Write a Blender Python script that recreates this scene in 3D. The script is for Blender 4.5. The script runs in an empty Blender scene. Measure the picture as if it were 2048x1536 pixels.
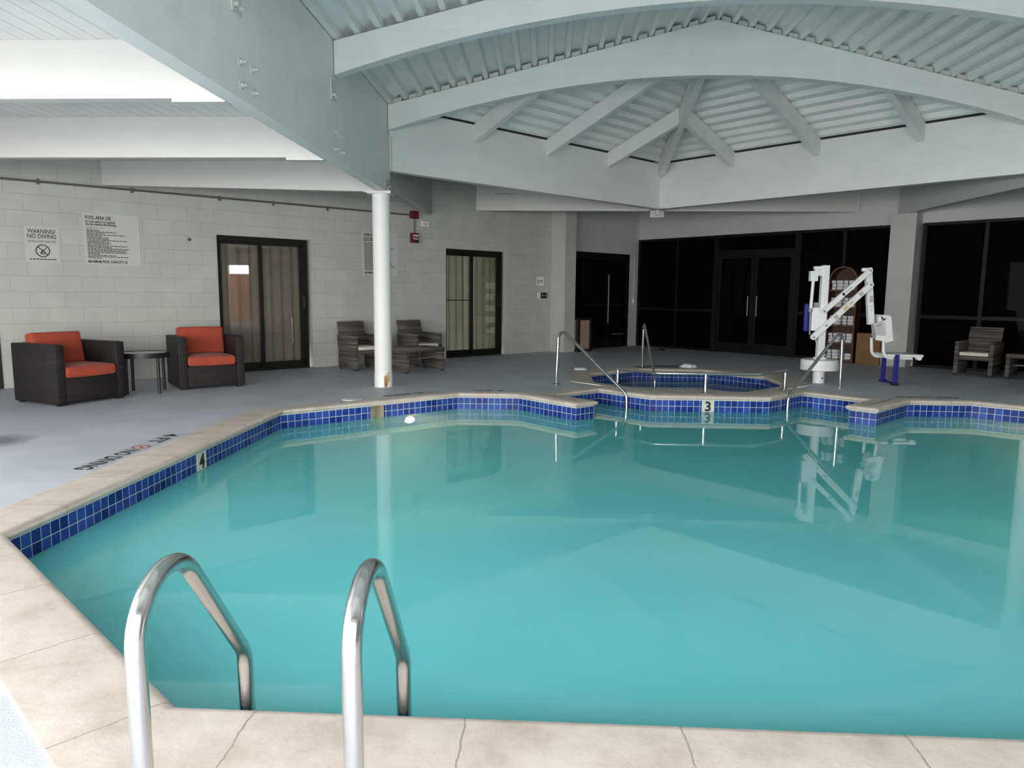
import bpy, bmesh, math, random
from mathutils import Vector, Matrix
from mathutils.geometry import tessellate_polygon

S = math.sqrt(0.5)
R = math.radians
rnd = random.Random(7)
scene = bpy.context.scene
col = scene.collection

# ------------------------------------------------------------------ camera
yaw, pitch, roll = R(2.75), R(7.34), R(0.53)
fw = Vector((-math.sin(yaw) * math.cos(pitch), math.cos(yaw) * math.cos(pitch), -math.sin(pitch)))
rt = Vector((math.cos(yaw), math.sin(yaw), 0))
up = rt.cross(fw)
rt2 = rt * math.cos(roll) + up * math.sin(roll)
up2 = up * math.cos(roll) - rt * math.sin(roll)
cam_data = bpy.data.cameras.new('camera')
cam = bpy.data.objects.new('camera', cam_data)
col.objects.link(cam)
M = Matrix((rt2, up2, -fw)).transposed().to_4x4()
M.translation = Vector((0, 0, 1.23))
cam.matrix_world = M
cam_data.sensor_width = 36.0
cam_data.lens = 1420.0 / 2048.0 * 36.0
cam_data.clip_start = 0.02
scene.camera = cam

# ------------------------------------------------------------------ world and exposure
world = bpy.data.worlds.new('sky')
scene.world = world
world.use_nodes = True
wn = world.node_tree
wn.nodes.clear()
w_out = wn.nodes.new('ShaderNodeOutputWorld')
w_bg = wn.nodes.new('ShaderNodeBackground')
w_tc = wn.nodes.new('ShaderNodeTexCoord')
w_sep = wn.nodes.new('ShaderNodeSeparateXYZ')
w_ramp = wn.nodes.new('ShaderNodeValToRGB')
w_ramp.color_ramp.elements[0].position = 0.0
w_ramp.color_ramp.elements[0].color = (1.0, 0.985, 0.955, 1)
w_ramp.color_ramp.elements[1].position = 0.6
w_ramp.color_ramp.elements[1].color = (0.93, 0.97, 1.0, 1)
wn.links.new(w_tc.outputs['Generated'], w_sep.inputs[0])
wn.links.new(w_sep.outputs['Z'], w_ramp.inputs[0])
wn.links.new(w_ramp.outputs[0], w_bg.inputs['Color'])
w_bg.inputs['Strength'].default_value = 10.5
wn.links.new(w_bg.outputs[0], w_out.inputs[0])

vs = scene.view_settings
vs.view_transform = 'Standard'
vs.look = 'None'
vs.gamma = 1.0
vs.use_curve_mapping = False
vs.exposure = 0.60
try:
    scene.cycles.use_denoising = True
    scene.cycles.max_bounces = 12
    scene.cycles.diffuse_bounces = 6
    scene.cycles.caustics_reflective = False
    scene.cycles.caustics_refractive = False
    scene.cycles.sample_clamp_indirect = 6.0
except Exception:
    pass


def portal(name, loc, rot, sx, sy):
    d = bpy.data.lights.new(name, 'AREA')
    d.shape = 'RECTANGLE'
    d.size, d.size_y = sx, sy
    d.cycles.is_portal = True
    o = bpy.data.objects.new(name, d)
    o.location = loc
    o.rotation_euler = rot
    col.objects.link(o)
    return o


# daylight comes in through the glazed walls behind and to the left of the camera
WEST, EAST, BACK = -6.72, 10.72, -1.9
portal('back_window_portal', (-1.6, BACK - 0.1, 1.28), (R(90), 0, 0), 9.2, 2.46)
portal('west_window_portal', (WEST - 0.1, 0.8, 1.28), (0, R(-90), 0), 2.46, 4.6)


# ------------------------------------------------------------------ materials
def new_mat(name):
    m = bpy.data.materials.new(name)
    m.use_nodes = True
    nt = m.node_tree
    return m, nt, nt.nodes['Principled BSDF']


def mat(name, c, rough=0.5, metal=0.0, noise=0.0, nscale=8.0, bump=0.0, bscale=60.0, spec=0.5, sheen=0.0):
    m, nt, b = new_mat(name)
    b.inputs['Base Color'].default_value = (*c, 1)
    b.inputs['Roughness'].default_value = rough
    b.inputs['Metallic'].default_value = metal
    b.inputs['Specular IOR Level'].default_value = spec
    if sheen:
        b.inputs['Sheen Weight'].default_value = sheen
    if noise or bump:
        tc = nt.nodes.new('ShaderNodeTexCoord')
    if noise:
        n = nt.nodes.new('ShaderNodeTexNoise')
        n.inputs['Scale'].default_value = nscale
        n.inputs['Detail'].default_value = 6
        nt.links.new(tc.outputs['Object'], n.inputs['Vector'])
        r = nt.nodes.new('ShaderNodeMapRange')
        r.inputs[1].default_value, r.inputs[2].default_value = 0.3, 0.7
        r.inputs[3].default_value, r.inputs[4].default_value = 1 - noise, 1 + noise
        nt.links.new(n.outputs['Fac'], r.inputs[0])
        mx = nt.nodes.new('ShaderNodeMix')
        mx.data_type = 'RGBA'
        mx.blend_type = 'MULTIPLY'
        mx.inputs[0].default_value = 1
        mx.inputs[6].default_value = (*c, 1)
        nt.links.new(r.outputs[0], mx.inputs[7])
        nt.links.new(mx.outputs[2], b.inputs['Base Color'])
    if bump:
        n2 = nt.nodes.new('ShaderNodeTexNoise')
        n2.inputs['Scale'].default_value = bscale
        n2.inputs['Detail'].default_value = 4
        nt.links.new(tc.outputs['Object'], n2.inputs['Vector'])
        bp = nt.nodes.new('ShaderNodeBump')
        bp.inputs['Strength'].default_value = bump
        bp.inputs['Distance'].default_value = 0.01
        nt.links.new(n2.outputs['Fac'], bp.inputs['Height'])
        nt.links.new(bp.outputs[0], b.inputs['Normal'])
    return m


def node(nt, kind, **kw):
    n = nt.nodes.new(kind)
    for k, v in kw.items():
        setattr(n, k, v)
    return n


def brick_mat(name, c1, c2, mortar, bw, bh, msize, rough=0.5, offset=0.5, axes=('X', 'Z'), coord='Object',
              bump=0.3, shift=(0, 0), noise=0.06, smooth=0.1, bias=0.0, spec=0.5):
    m, nt, b = new_mat(name)
    tc = node(nt, 'ShaderNodeTexCoord')
    sep = node(nt, 'ShaderNodeSeparateXYZ')
    com = node(nt, 'ShaderNodeCombineXYZ')
    nt.links.new(tc.outputs[coord], sep.inputs[0])
    for i, a in enumerate(axes):
        ad = node(nt, 'ShaderNodeMath', operation='ADD')
        ad.inputs[1].default_value = shift[i]
        nt.links.new(sep.outputs[a], ad.inputs[0])
        nt.links.new(ad.outputs[0], com.inputs[i])
    br = node(nt, 'ShaderNodeTexBrick')
    br.offset = offset
    br.inputs['Scale'].default_value = 1
    br.inputs['Color1'].default_value = (*c1, 1)
    br.inputs['Color2'].default_value = (*c2, 1)
    br.inputs['Mortar'].default_value = (*mortar, 1)
    br.inputs['Mortar Size'].default_value = msize
    br.inputs['Mortar Smooth'].default_value = smooth
    br.inputs['Bias'].default_value = bias
    br.inputs['Brick Width'].default_value = bw
    br.inputs['Row Height'].default_value = bh
    nt.links.new(com.outputs[0], br.inputs['Vector'])
    n = node(nt, 'ShaderNodeTexNoise')
    n.inputs['Scale'].default_value = 3
    n.inputs['Detail'].default_value = 8
    nt.links.new(tc.outputs[coord], n.inputs['Vector'])
    r = node(nt, 'ShaderNodeMapRange')
    r.inputs[1].default_value, r.inputs[2].default_value = 0.3, 0.7
    r.inputs[3].default_value, r.inputs[4].default_value = 1 - noise, 1 + noise
    nt.links.new(n.outputs['Fac'], r.inputs[0])
    mx = node(nt, 'ShaderNodeMix', data_type='RGBA', blend_type='MULTIPLY')
    mx.inputs[0].default_value = 1
    nt.links.new(br.outputs['Color'], mx.inputs[6])
    nt.links.new(r.outputs[0], mx.inputs[7])
    nt.links.new(mx.outputs[2], b.inputs['Base Color'])
    b.inputs['Roughness'].default_value = rough
    b.inputs['Specular IOR Level'].default_value = spec
    if bump:
        bp = node(nt, 'ShaderNodeBump')
        bp.inputs['Strength'].default_value = bump
        bp.inputs['Distance'].default_value = 0.006
        bp.invert = True
        nt.links.new(br.outputs['Fac'], bp.inputs['Height'])
        nt.links.new(bp.outputs[0], b.inputs['Normal'])
    return m


WHITE = (0.62, 0.62, 0.60)
m_block = brick_mat('painted_block', (0.475, 0.475, 0.445), (0.50, 0.50, 0.47), (0.385, 0.385, 0.36), 0.382, 0.1975, 0.0035,
                    rough=0.55, shift=(0.0, 0.0), bump=0.5)
m_brick = brick_mat('painted_brick', (0.49, 0.49, 0.47), (0.505, 0.505, 0.485), (0.45, 0.45, 0.43), 0.2, 0.067, 0.003, rough=0.6, bump=0.3)
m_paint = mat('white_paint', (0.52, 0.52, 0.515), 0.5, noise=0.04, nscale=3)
m_beam = brick_mat('painted_glulam', (0.74, 0.74, 0.735), (0.755, 0.755, 0.75), (0.675, 0.675, 0.67), 3.2, 0.125, 0.0016, rough=0.45, bump=0.12, noise=0.04, offset=0.37)
m_joist = mat('white_beam_paint', (0.56, 0.55, 0.535), 0.45, noise=0.02, nscale=4)
m_deckmetal = mat('painted_metal_deck', (0.76, 0.77, 0.765), 0.35, noise=0.04, nscale=2)
m_slat = brick_mat('slatted_ceiling', (0.66, 0.66, 0.645), (0.67, 0.67, 0.655), (0.42, 0.42, 0.41), 60.0, 0.13, 0.004, axes=('Y', 'X'), rough=0.5, bump=0.5, offset=0.0)
m_gapshade = mat('painted_gap_shade', (0.02, 0.02, 0.02), 0.9)
m_column = None
m_frame = mat('dark_bronze_frame', (0.009, 0.008, 0.0065), 0.5, spec=0.3)
m_glazeframe = mat('black_glazing_frame', (0.005, 0.005, 0.005), 0.5, spec=0.2)
m_black = mat('black_paint', (0.008, 0.008, 0.008), 0.5)
m_letter = mat('black_lettering', (0.012, 0.012, 0.012), 0.6)
m_blackglass = mat('dark_tinted_glass', (0.0022, 0.0022, 0.0026), 0.03, spec=0.008)
m_steel = mat('stainless_steel', (0.60, 0.59, 0.575), 0.2, metal=1.0, bump=0.03, bscale=200)
m_liftw = mat('white_powder_coat', (0.80, 0.80, 0.80), 0.35, noise=0.02)
m_blue = mat('blue_strap', (0.010, 0.010, 0.18), 0.5)
m_grey = mat('grey_metal', (0.28, 0.28, 0.28), 0.45)
m_conduit = mat('grey_conduit', (0.10, 0.10, 0.095), 0.5)
m_red = mat('red_enamel', (0.13, 0.006, 0.012), 0.4)
m_sign = mat('sign_board', (0.55, 0.55, 0.53), 0.55)
m_card = mat('cardboard', (0.22, 0.125, 0.05), 0.85, noise=0.1, nscale=6)
m_wood = mat('brown_wood', (0.052, 0.022, 0.012), 0.5, noise=0.25, nscale=10)
m_woodl = mat('wood_edge', (0.14, 0.075, 0.04), 0.5, noise=0.2, nscale=10)
m_towel = mat('white_terry', (0.78, 0.77, 0.76), 0.95, bump=0.5, bscale=180)
m_stripe = mat('navy_stripe', (0.02, 0.025, 0.06), 0.9)
m_orange = mat('orange_fabric', (0.34, 0.050, 0.021), 0.85, noise=0.10, nscale=5, bump=0.2, bscale=400, sheen=0.1)
m_cream = mat('cream_fabric', (0.72, 0.69, 0.60), 0.9, noise=0.05)
m_plaster = mat('pool_plaster', (0.42, 0.82, 0.82), 0.6, noise=0.05, nscale=2)
m_spaplaster = mat('spa_plaster', (0.30, 0.44, 0.36), 0.6, noise=0.1, nscale=2)
m_grout = mat('white_grout', (0.62, 0.66, 0.64), 0.7)
m_throat = mat('tan_skimmer_throat', (0.42, 0.35, 0.25), 0.6, noise=0.15, nscale=20)
m_markertile = mat('white_marker_tile', (0.55, 0.60, 0.52), 0.3)
m_pebble = mat('beige_pebble_panel', (0.36, 0.25, 0.205), 0.9, noise=0.35, nscale=90, bump=0.6, bscale=90)
m_ground = mat('outside_paving', (0.50, 0.49, 0.46), 0.9)
m_rust = mat('rust', (0.25, 0.10, 0.03), 0.9, noise=0.4, nscale=25)
m_orangewall = mat('orange_brown_fence', (0.42, 0.17, 0.08), 0.9, noise=0.2, nscale=4)
m_tabletop = mat('grey_glass_top', (0.22, 0.225, 0.23), 0.15)
m_blind = mat('beige_fabric_blind', (0.88, 0.87, 0.78), 0.85, noise=0.08, nscale=4)
m_blind2 = mat('grey_beige_blind', (0.56, 0.52, 0.47), 0.85, noise=0.1, nscale=4)
m_niche = mat('painted_shade_grey', (0.10, 0.10, 0.10), 0.9)  # dark grey carries the shade of unlit interiors and the roof void
m_yellow = mat('yellow_label', (0.60, 0.48, 0.30), 0.6)
m_greylabel = mat('grey_label', (0.42, 0.42, 0.42), 0.6)


def floor_material():
    m, nt, b = new_mat('grey_painted_concrete')
    tc = node(nt, 'ShaderNodeTexCoord')
    n = node(nt, 'ShaderNodeTexNoise')
    n.inputs['Scale'].default_value = 1.6
    n.inputs['Detail'].default_value = 10
    n.inputs['Roughness'].default_value = 0.65
    nt.links.new(tc.outputs['Object'], n.inputs['Vector'])
    r = node(nt, 'ShaderNodeValToRGB')
    r.color_ramp.elements[0].position = 0.3
    r.color_ramp.elements[0].color = (0.43, 0.44, 0.49, 1)
    r.color_ramp.elements[1].position = 0.7
    r.color_ramp.elements[1].color = (0.55, 0.56, 0.60, 1)
    nt.links.new(n.outputs['Fac'], r.inputs[0])
    # one round damp stain on the deck
    mp = node(nt, 'ShaderNodeVectorMath', operation='DISTANCE')
    mp.inputs[1].default_value = (-4.45, 5.42, 0)
    nt.links.new(tc.outputs['Object'], mp.inputs[0])
    ad = node(nt, 'ShaderNodeMath', operation='MULTIPLY_ADD')
    ad.inputs[1].default_value = 0.25
    nt.links.new(n.outputs['Fac'], ad.inputs[0])
    nt.links.new(mp.outputs['Value'], ad.inputs[2])
    mr = node(nt, 'ShaderNodeMapRange')
    mr.inputs[1].default_value, mr.inputs[2].default_value = 0.25, 0.45
    mr.inputs[3].default_value, mr.inputs[4].default_value = 0.40, 1.0
    nt.links.new(ad.outputs[0], mr.inputs[0])
    mp3 = node(nt, 'ShaderNodeMapping')
    mp3.inputs['Scale'].default_value = (0.42, 1.0, 1.0)
    nt.links.new(tc.outputs['Object'], mp3.inputs[0])
    d3 = node(nt, 'ShaderNodeVectorMath', operation='DISTANCE')
    d3.inputs[1].default_value = (1.98 * 0.42, 12.12, 0)
    nt.links.new(mp3.outputs[0], d3.inputs[0])
    a3 = node(nt, 'ShaderNodeMath', operation='MULTIPLY_ADD')
    a3.inputs[1].default_value = 0.25
    nt.links.new(n.outputs['Fac'], a3.inputs[0])
    nt.links.new(d3.outputs['Value'], a3.inputs[2])
    m3 = node(nt, 'ShaderNodeMapRange')
    m3.inputs[1].default_value, m3.inputs[2].default_value = 0.33, 0.39
    m3.inputs[3].default_value, m3.inputs[4].default_value = 0.30, 1.0
    nt.links.new(a3.outputs[0], m3.inputs[0])
    mm = node(nt, 'ShaderNodeMath', operation='MULTIPLY')
    nt.links.new(mr.outputs[0], mm.inputs[0])
    nt.links.new(m3.outputs[0], mm.inputs[1])
    mx = node(nt, 'ShaderNodeMix', data_type='RGBA', blend_type='MULTIPLY')
    mx.inputs[0].default_value = 1
    nt.links.new(r.outputs[0], mx.inputs[6])
    nt.links.new(mm.outputs[0], mx.inputs[7])
    nt.links.new(mx.outputs[2], b.inputs['Base Color'])
    b.inputs['Roughness'].default_value = 0.55
    n2 = node(nt, 'ShaderNodeTexNoise')
    n2.inputs['Scale'].default_value = 120
    nt.links.new(tc.outputs['Object'], n2.inputs['Vector'])
    bp = node(nt, 'ShaderNodeBump')
    bp.inputs['Strength'].default_value = 0.25
    bp.inputs['Distance'].default_value = 0.004
    nt.links.new(n2.outputs['Fac'], bp.inputs['Height'])
    nt.links.new(bp.outputs[0], b.inputs['Normal'])
    return m


def coping_material():
    m, nt, b = new_mat('tan_stone_coping')
    tc = node(nt, 'ShaderNodeTexCoord')
    n = node(nt, 'ShaderNodeTexNoise')
    n.inputs['Scale'].default_value = 4.5
    n.inputs['Detail'].default_value = 12
    n.inputs['Roughness'].default_value = 0.68
    nt.links.new(tc.outputs['Object'], n.inputs['Vector'])
    r = node(nt, 'ShaderNodeValToRGB')
    e = r.color_ramp.elements
    e[0].position, e[0].color = 0.28, (0.41, 0.355, 0.285, 1)
    e[1].position, e[1].color = 0.74, (0.63, 0.565, 0.52, 1)
    x = e.new(0.5)
    x.color = (0.55, 0.48, 0.42, 1)
    nt.links.new(n.outputs['Fac'], r.inputs[0])
    sep = node(nt, 'ShaderNodeSeparateXYZ')
    nt.links.new(tc.outputs['UV'], sep.inputs[0])
    # a little wander so the joints are not ruler straight
    wob = node(nt, 'ShaderNodeMath', operation='MULTIPLY_ADD')
    wob.inputs[1].default_value = 0.05
    nt.links.new(n.outputs['Fac'], wob.inputs[0])
    ph = node(nt, 'ShaderNodeMath', operation='ADD')
    ph.inputs[1].default_value = 0.335
    nt.links.new(sep.outputs['X'], ph.inputs[0])
    nt.links.new(ph.outputs[0], wob.inputs[2])
    dv = node(nt, 'ShaderNodeMath', operation='DIVIDE')
    dv.inputs[1].default_value = 0.62
    nt.links.new(wob.outputs[0], dv.inputs[0])
    fr = node(nt, 'ShaderNodeMath', operation='FRACT')
    nt.links.new(dv.outputs[0], fr.inputs[0])
    lt = node(nt, 'ShaderNodeMath', operation='LESS_THAN')
    lt.inputs[1].default_value = 0.009
    nt.links.new(fr.outputs[0], lt.inputs[0])
    mx = node(nt, 'ShaderNodeMix', data_type='RGBA')
    nt.links.new(lt.outputs[0], mx.inputs[0])
    nt.links.new(r.outputs[0], mx.inputs[6])
    mx.inputs[7].default_value = (0.30, 0.265, 0.22, 1)
    nt.links.new(mx.outputs[2], b.inputs['Base Color'])
    b.inputs['Roughness'].default_value = 0.6
    bp = node(nt, 'ShaderNodeBump')
    bp.inputs['Strength'].default_value = 0.35
    bp.inputs['Distance'].default_value = 0.01
    nt.links.new(n.outputs['Fac'], bp.inputs['Height'])
    nt.links.new(bp.outputs[0], b.inputs['Normal'])
    return m


def water_material(name, diff, tint, murk, ior=1.33, wave=0.0015):
    """cloudy water: Fresnel mirror over a scattering body that still lets the steps and lamps below show"""
    m = bpy.data.materials.new(name)
    m.use_nodes = True
    nt = m.node_tree
    nt.nodes.clear()
    out = node(nt, 'ShaderNodeOutputMaterial')
    fres = node(nt, 'ShaderNodeFresnel')
    fres.inputs['IOR'].default_value = ior
    gl = node(nt, 'ShaderNodeBsdfGlossy')
    gl.inputs['Roughness'].default_value = 0.0
    gl.inputs['Color'].default_value = (1, 1, 1, 1)
    df = node(nt, 'ShaderNodeBsdfDiffuse')
    df.inputs['Color'].default_value = (*diff, 1)
    tl = node(nt, 'ShaderNodeBsdfTranslucent')
    tl.inputs['Color'].default_value = (0.70, 0.72, 0.66, 1)
    tr = node(nt, 'ShaderNodeBsdfTransparent')
    tr.inputs['Color'].default_value = (*tint, 1)
    m1 = node(nt, 'ShaderNodeMixShader')
    m1.inputs[0].default_value = 0.25
    nt.links.new(df.outputs[0], m1.inputs[1])
    nt.links.new(tl.outputs[0], m1.inputs[2])
    m2 = node(nt, 'ShaderNodeMixShader')
    m2.inputs[0].default_value = murk
    nt.links.new(tr.outputs[0], m2.inputs[1])
    nt.links.new(m1.outputs[0], m2.inputs[2])
    m3 = node(nt, 'ShaderNodeMixShader')
    nt.links.new(fres.outputs[0], m3.inputs[0])
    nt.links.new(m2.outputs[0], m3.inputs[1])
    nt.links.new(gl.outputs[0], m3.inputs[2])
    tc = node(nt, 'ShaderNodeTexCoord')
    n = node(nt, 'ShaderNodeTexNoise')
    n.inputs['Scale'].default_value = 2.2
    n.inputs['Detail'].default_value = 1
    nt.links.new(tc.outputs['Object'], n.inputs['Vector'])
    bp = node(nt, 'ShaderNodeBump')
    bp.inputs['Strength'].default_value = wave
    bp.inputs['Distance'].default_value = 0.02
    nt.links.new(n.outputs['Fac'], bp.inputs['Height'])
    nt.links.new(bp.outputs[0], gl.inputs['Normal'])
    nt.links.new(m3.outputs[0], out.inputs['Surface'])
    return m


def pane_material(name, tint, refl=1.0):
    m = bpy.data.materials.new(name)
    m.use_nodes = True
    nt = m.node_tree
    nt.nodes.clear()
    out = node(nt, 'ShaderNodeOutputMaterial')
    fres = node(nt, 'ShaderNodeFresnel')
    fres.inputs['IOR'].default_value = 1.5
    gl = node(nt, 'ShaderNodeBsdfGlossy')
    gl.inputs['Roughness'].default_value = 0.01
    gl.inputs['Color'].default_value = (refl, refl, refl, 1)
    tr = node(nt, 'ShaderNodeBsdfTransparent')
    tr.inputs['Color'].default_value = (*tint, 1)
    mx = node(nt, 'ShaderNodeMixShader')
    nt.links.new(fres.outputs[0], mx.inputs[0])
    nt.links.new(tr.outputs[0], mx.inputs[1])
    nt.links.new(gl.outputs[0], mx.inputs[2])
    nt.links.new(mx.outputs[0], out.inputs['Surface'])
    return m


def wicker_material(name, ca, cb, band=34.0, weave=95.0, rough=0.45):
    m, nt, b = new_mat(name)
    tc = node(nt, 'ShaderNodeTexCoord')
    mp = node(nt, 'ShaderNodeMapping')
    mp.inputs['Scale'].default_value = (1.2, 1.2, band)
    nt.links.new(tc.outputs['Object'], mp.inputs[0])
    n = node(nt, 'ShaderNodeTexNoise')
    n.inputs['Scale'].default_value = 1
    n.inputs['Detail'].default_value = 2
    nt.links.new(mp.outputs[0], n.inputs['Vector'])
    r = node(nt, 'ShaderNodeValToRGB')
    r.color_ramp.elements[0].position, r.color_ramp.elements[0].color = 0.38, (*ca, 1)
    r.color_ramp.elements[1].position, r.color_ramp.elements[1].color = 0.68, (*cb, 1)
    nt.links.new(n.outputs['Fac'], r.inputs[0])
    nt.links.new(r.outputs[0], b.inputs['Base Color'])
    b.inputs['Roughness'].default_value = rough
    # basket weave relief
    sep = node(nt, 'ShaderNodeSeparateXYZ')
    nt.links.new(tc.outputs['Object'], sep.inputs[0])
    sm = node(nt, 'ShaderNodeMath', operation='ADD')
    nt.links.new(sep.outputs['X'], sm.inputs[0])
    nt.links.new(sep.outputs['Y'], sm.inputs[1])
    s1 = node(nt, 'ShaderNodeMath', operation='MULTIPLY')
    s1.inputs[1].default_value = weave * 2
    nt.links.new(sm.outputs[0], s1.inputs[0])
    s2 = node(nt, 'ShaderNodeMath', operation='SINE')
    nt.links.new(s1.outputs[0], s2.inputs[0])
    z1 = node(nt, 'ShaderNodeMath', operation='MULTIPLY')
    z1.inputs[1].default_value = weave * 4
    nt.links.new(sep.outputs['Z'], z1.inputs[0])
    z2 = node(nt, 'ShaderNodeMath', operation='SINE')
    nt.links.new(z1.outputs[0], z2.inputs[0])
    pr = node(nt, 'ShaderNodeMath', operation='MULTIPLY')
    nt.links.new(s2.outputs[0], pr.inputs[0])
    nt.links.new(z2.outputs[0], pr.inputs[1])
    bp = node(nt, 'ShaderNodeBump')
    bp.inputs['Strength'].default_value = 0.7
    bp.inputs['Distance'].default_value = 0.004
    nt.links.new(pr.outputs[0], bp.inputs['Height'])
    nt.links.new(bp.outputs[0], b.inputs['Normal'])
    return m


def column_material():
    m, nt, b = new_mat('white_column_paint_rusting_at_foot')
    tc = node(nt, 'ShaderNodeTexCoord')
    sep = node(nt, 'ShaderNodeSeparateXYZ')
    nt.links.new(tc.outputs['Object'], sep.inputs[0])
    mp = node(nt, 'ShaderNodeMapping')
    mp.inputs['Scale'].default_value = (14, 14, 5)
    nt.links.new(tc.outputs['Object'], mp.inputs[0])
    n = node(nt, 'ShaderNodeTexNoise')
    n.inputs['Scale'].default_value = 1.0
    n.inputs['Detail'].default_value = 5
    nt.links.new(mp.outputs[0], n.inputs['Vector'])
    # flaking patch low on one side of the shaft
    dist = node(nt, 'ShaderNodeVectorMath', operation='DISTANCE')
    dist.inputs[1].default_value = (0.075, -0.09, 0.06)
    mp2 = node(nt, 'ShaderNodeMapping')
    mp2.inputs['Scale'].default_value = (1, 1, 0.62)
    nt.links.new(tc.outputs['Object'], mp2.inputs[0])
    nt.links.new(mp2.outputs[0], dist.inputs[0])
    ad = node(nt, 'ShaderNodeMath', operation='MULTIPLY_ADD')
    ad.inputs[1].default_value = 0.20
    nt.links.new(n.outputs['Fac'], ad.inputs[0])
    nt.links.new(dist.outputs['Value'], ad.inputs[2])
    mr = node(nt, 'ShaderNodeMapRange')
    mr.inputs[1].default_value, mr.inputs[2].default_value = 0.165, 0.150
    nt.links.new(ad.outputs[0], mr.inputs[0])
    rr = node(nt, 'ShaderNodeValToRGB')
    rr.color_ramp.elements[0].position, rr.color_ramp.elements[0].color = 0.38, (0.14, 0.055, 0.018, 1)
    rr.color_ramp.elements[1].position, rr.color_ramp.elements[1].color = 0.62, (0.46, 0.27, 0.10, 1)
    nt.links.new(n.outputs['Fac'], rr.inputs[0])
    mx = node(nt, 'ShaderNodeMix', data_type='RGBA')
    nt.links.new(mr.outputs[0], mx.inputs[0])
    mx.inputs[6].default_value = (0.74, 0.73, 0.72, 1)
    nt.links.new(rr.outputs[0], mx.inputs[7])
    nt.links.new(mx.outputs[2], b.inputs['Base Color'])
    b.inputs['Roughness'].default_value = 0.4
    return m


m_floor = floor_material()
m_coping = coping_material()
m_column = column_material()
m_tile = brick_mat('cobalt_tile', (0.010, 0.028, 0.17), (0.032, 0.080, 0.33), (0.50, 0.56, 0.60), 0.076, 0.076, 0.0026, rough=0.14, spec=0.10,
                   offset=0.0, axes=('X', 'Y'), coord='UV', bump=0.3, noise=0.25, shift=(0, 0.058))
m_water = water_material('cloudy_pool_water', (0.19, 0.79, 0.82), (0.80, 1.0, 1.0), 0.74)
m_spawater = water_material('spa_water', (0.19, 0.34, 0.30), (0.70, 0.9, 0.85), 0.70)
m_pane = pane_material('door_glass', (0.92, 0.93, 0.89))
m_pane_dim = pane_material('tinted_door_glass', (0.80, 0.78, 0.76))
m_wick = wicker_material('dark_brown_wicker', (0.006, 0.004, 0.004), (0.016, 0.010, 0.0095), rough=0.6)
m_wickg = wicker_material('grey_brown_wicker', (0.040, 0.034, 0.030), (0.19, 0.165, 0.145), band=42.0)


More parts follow.
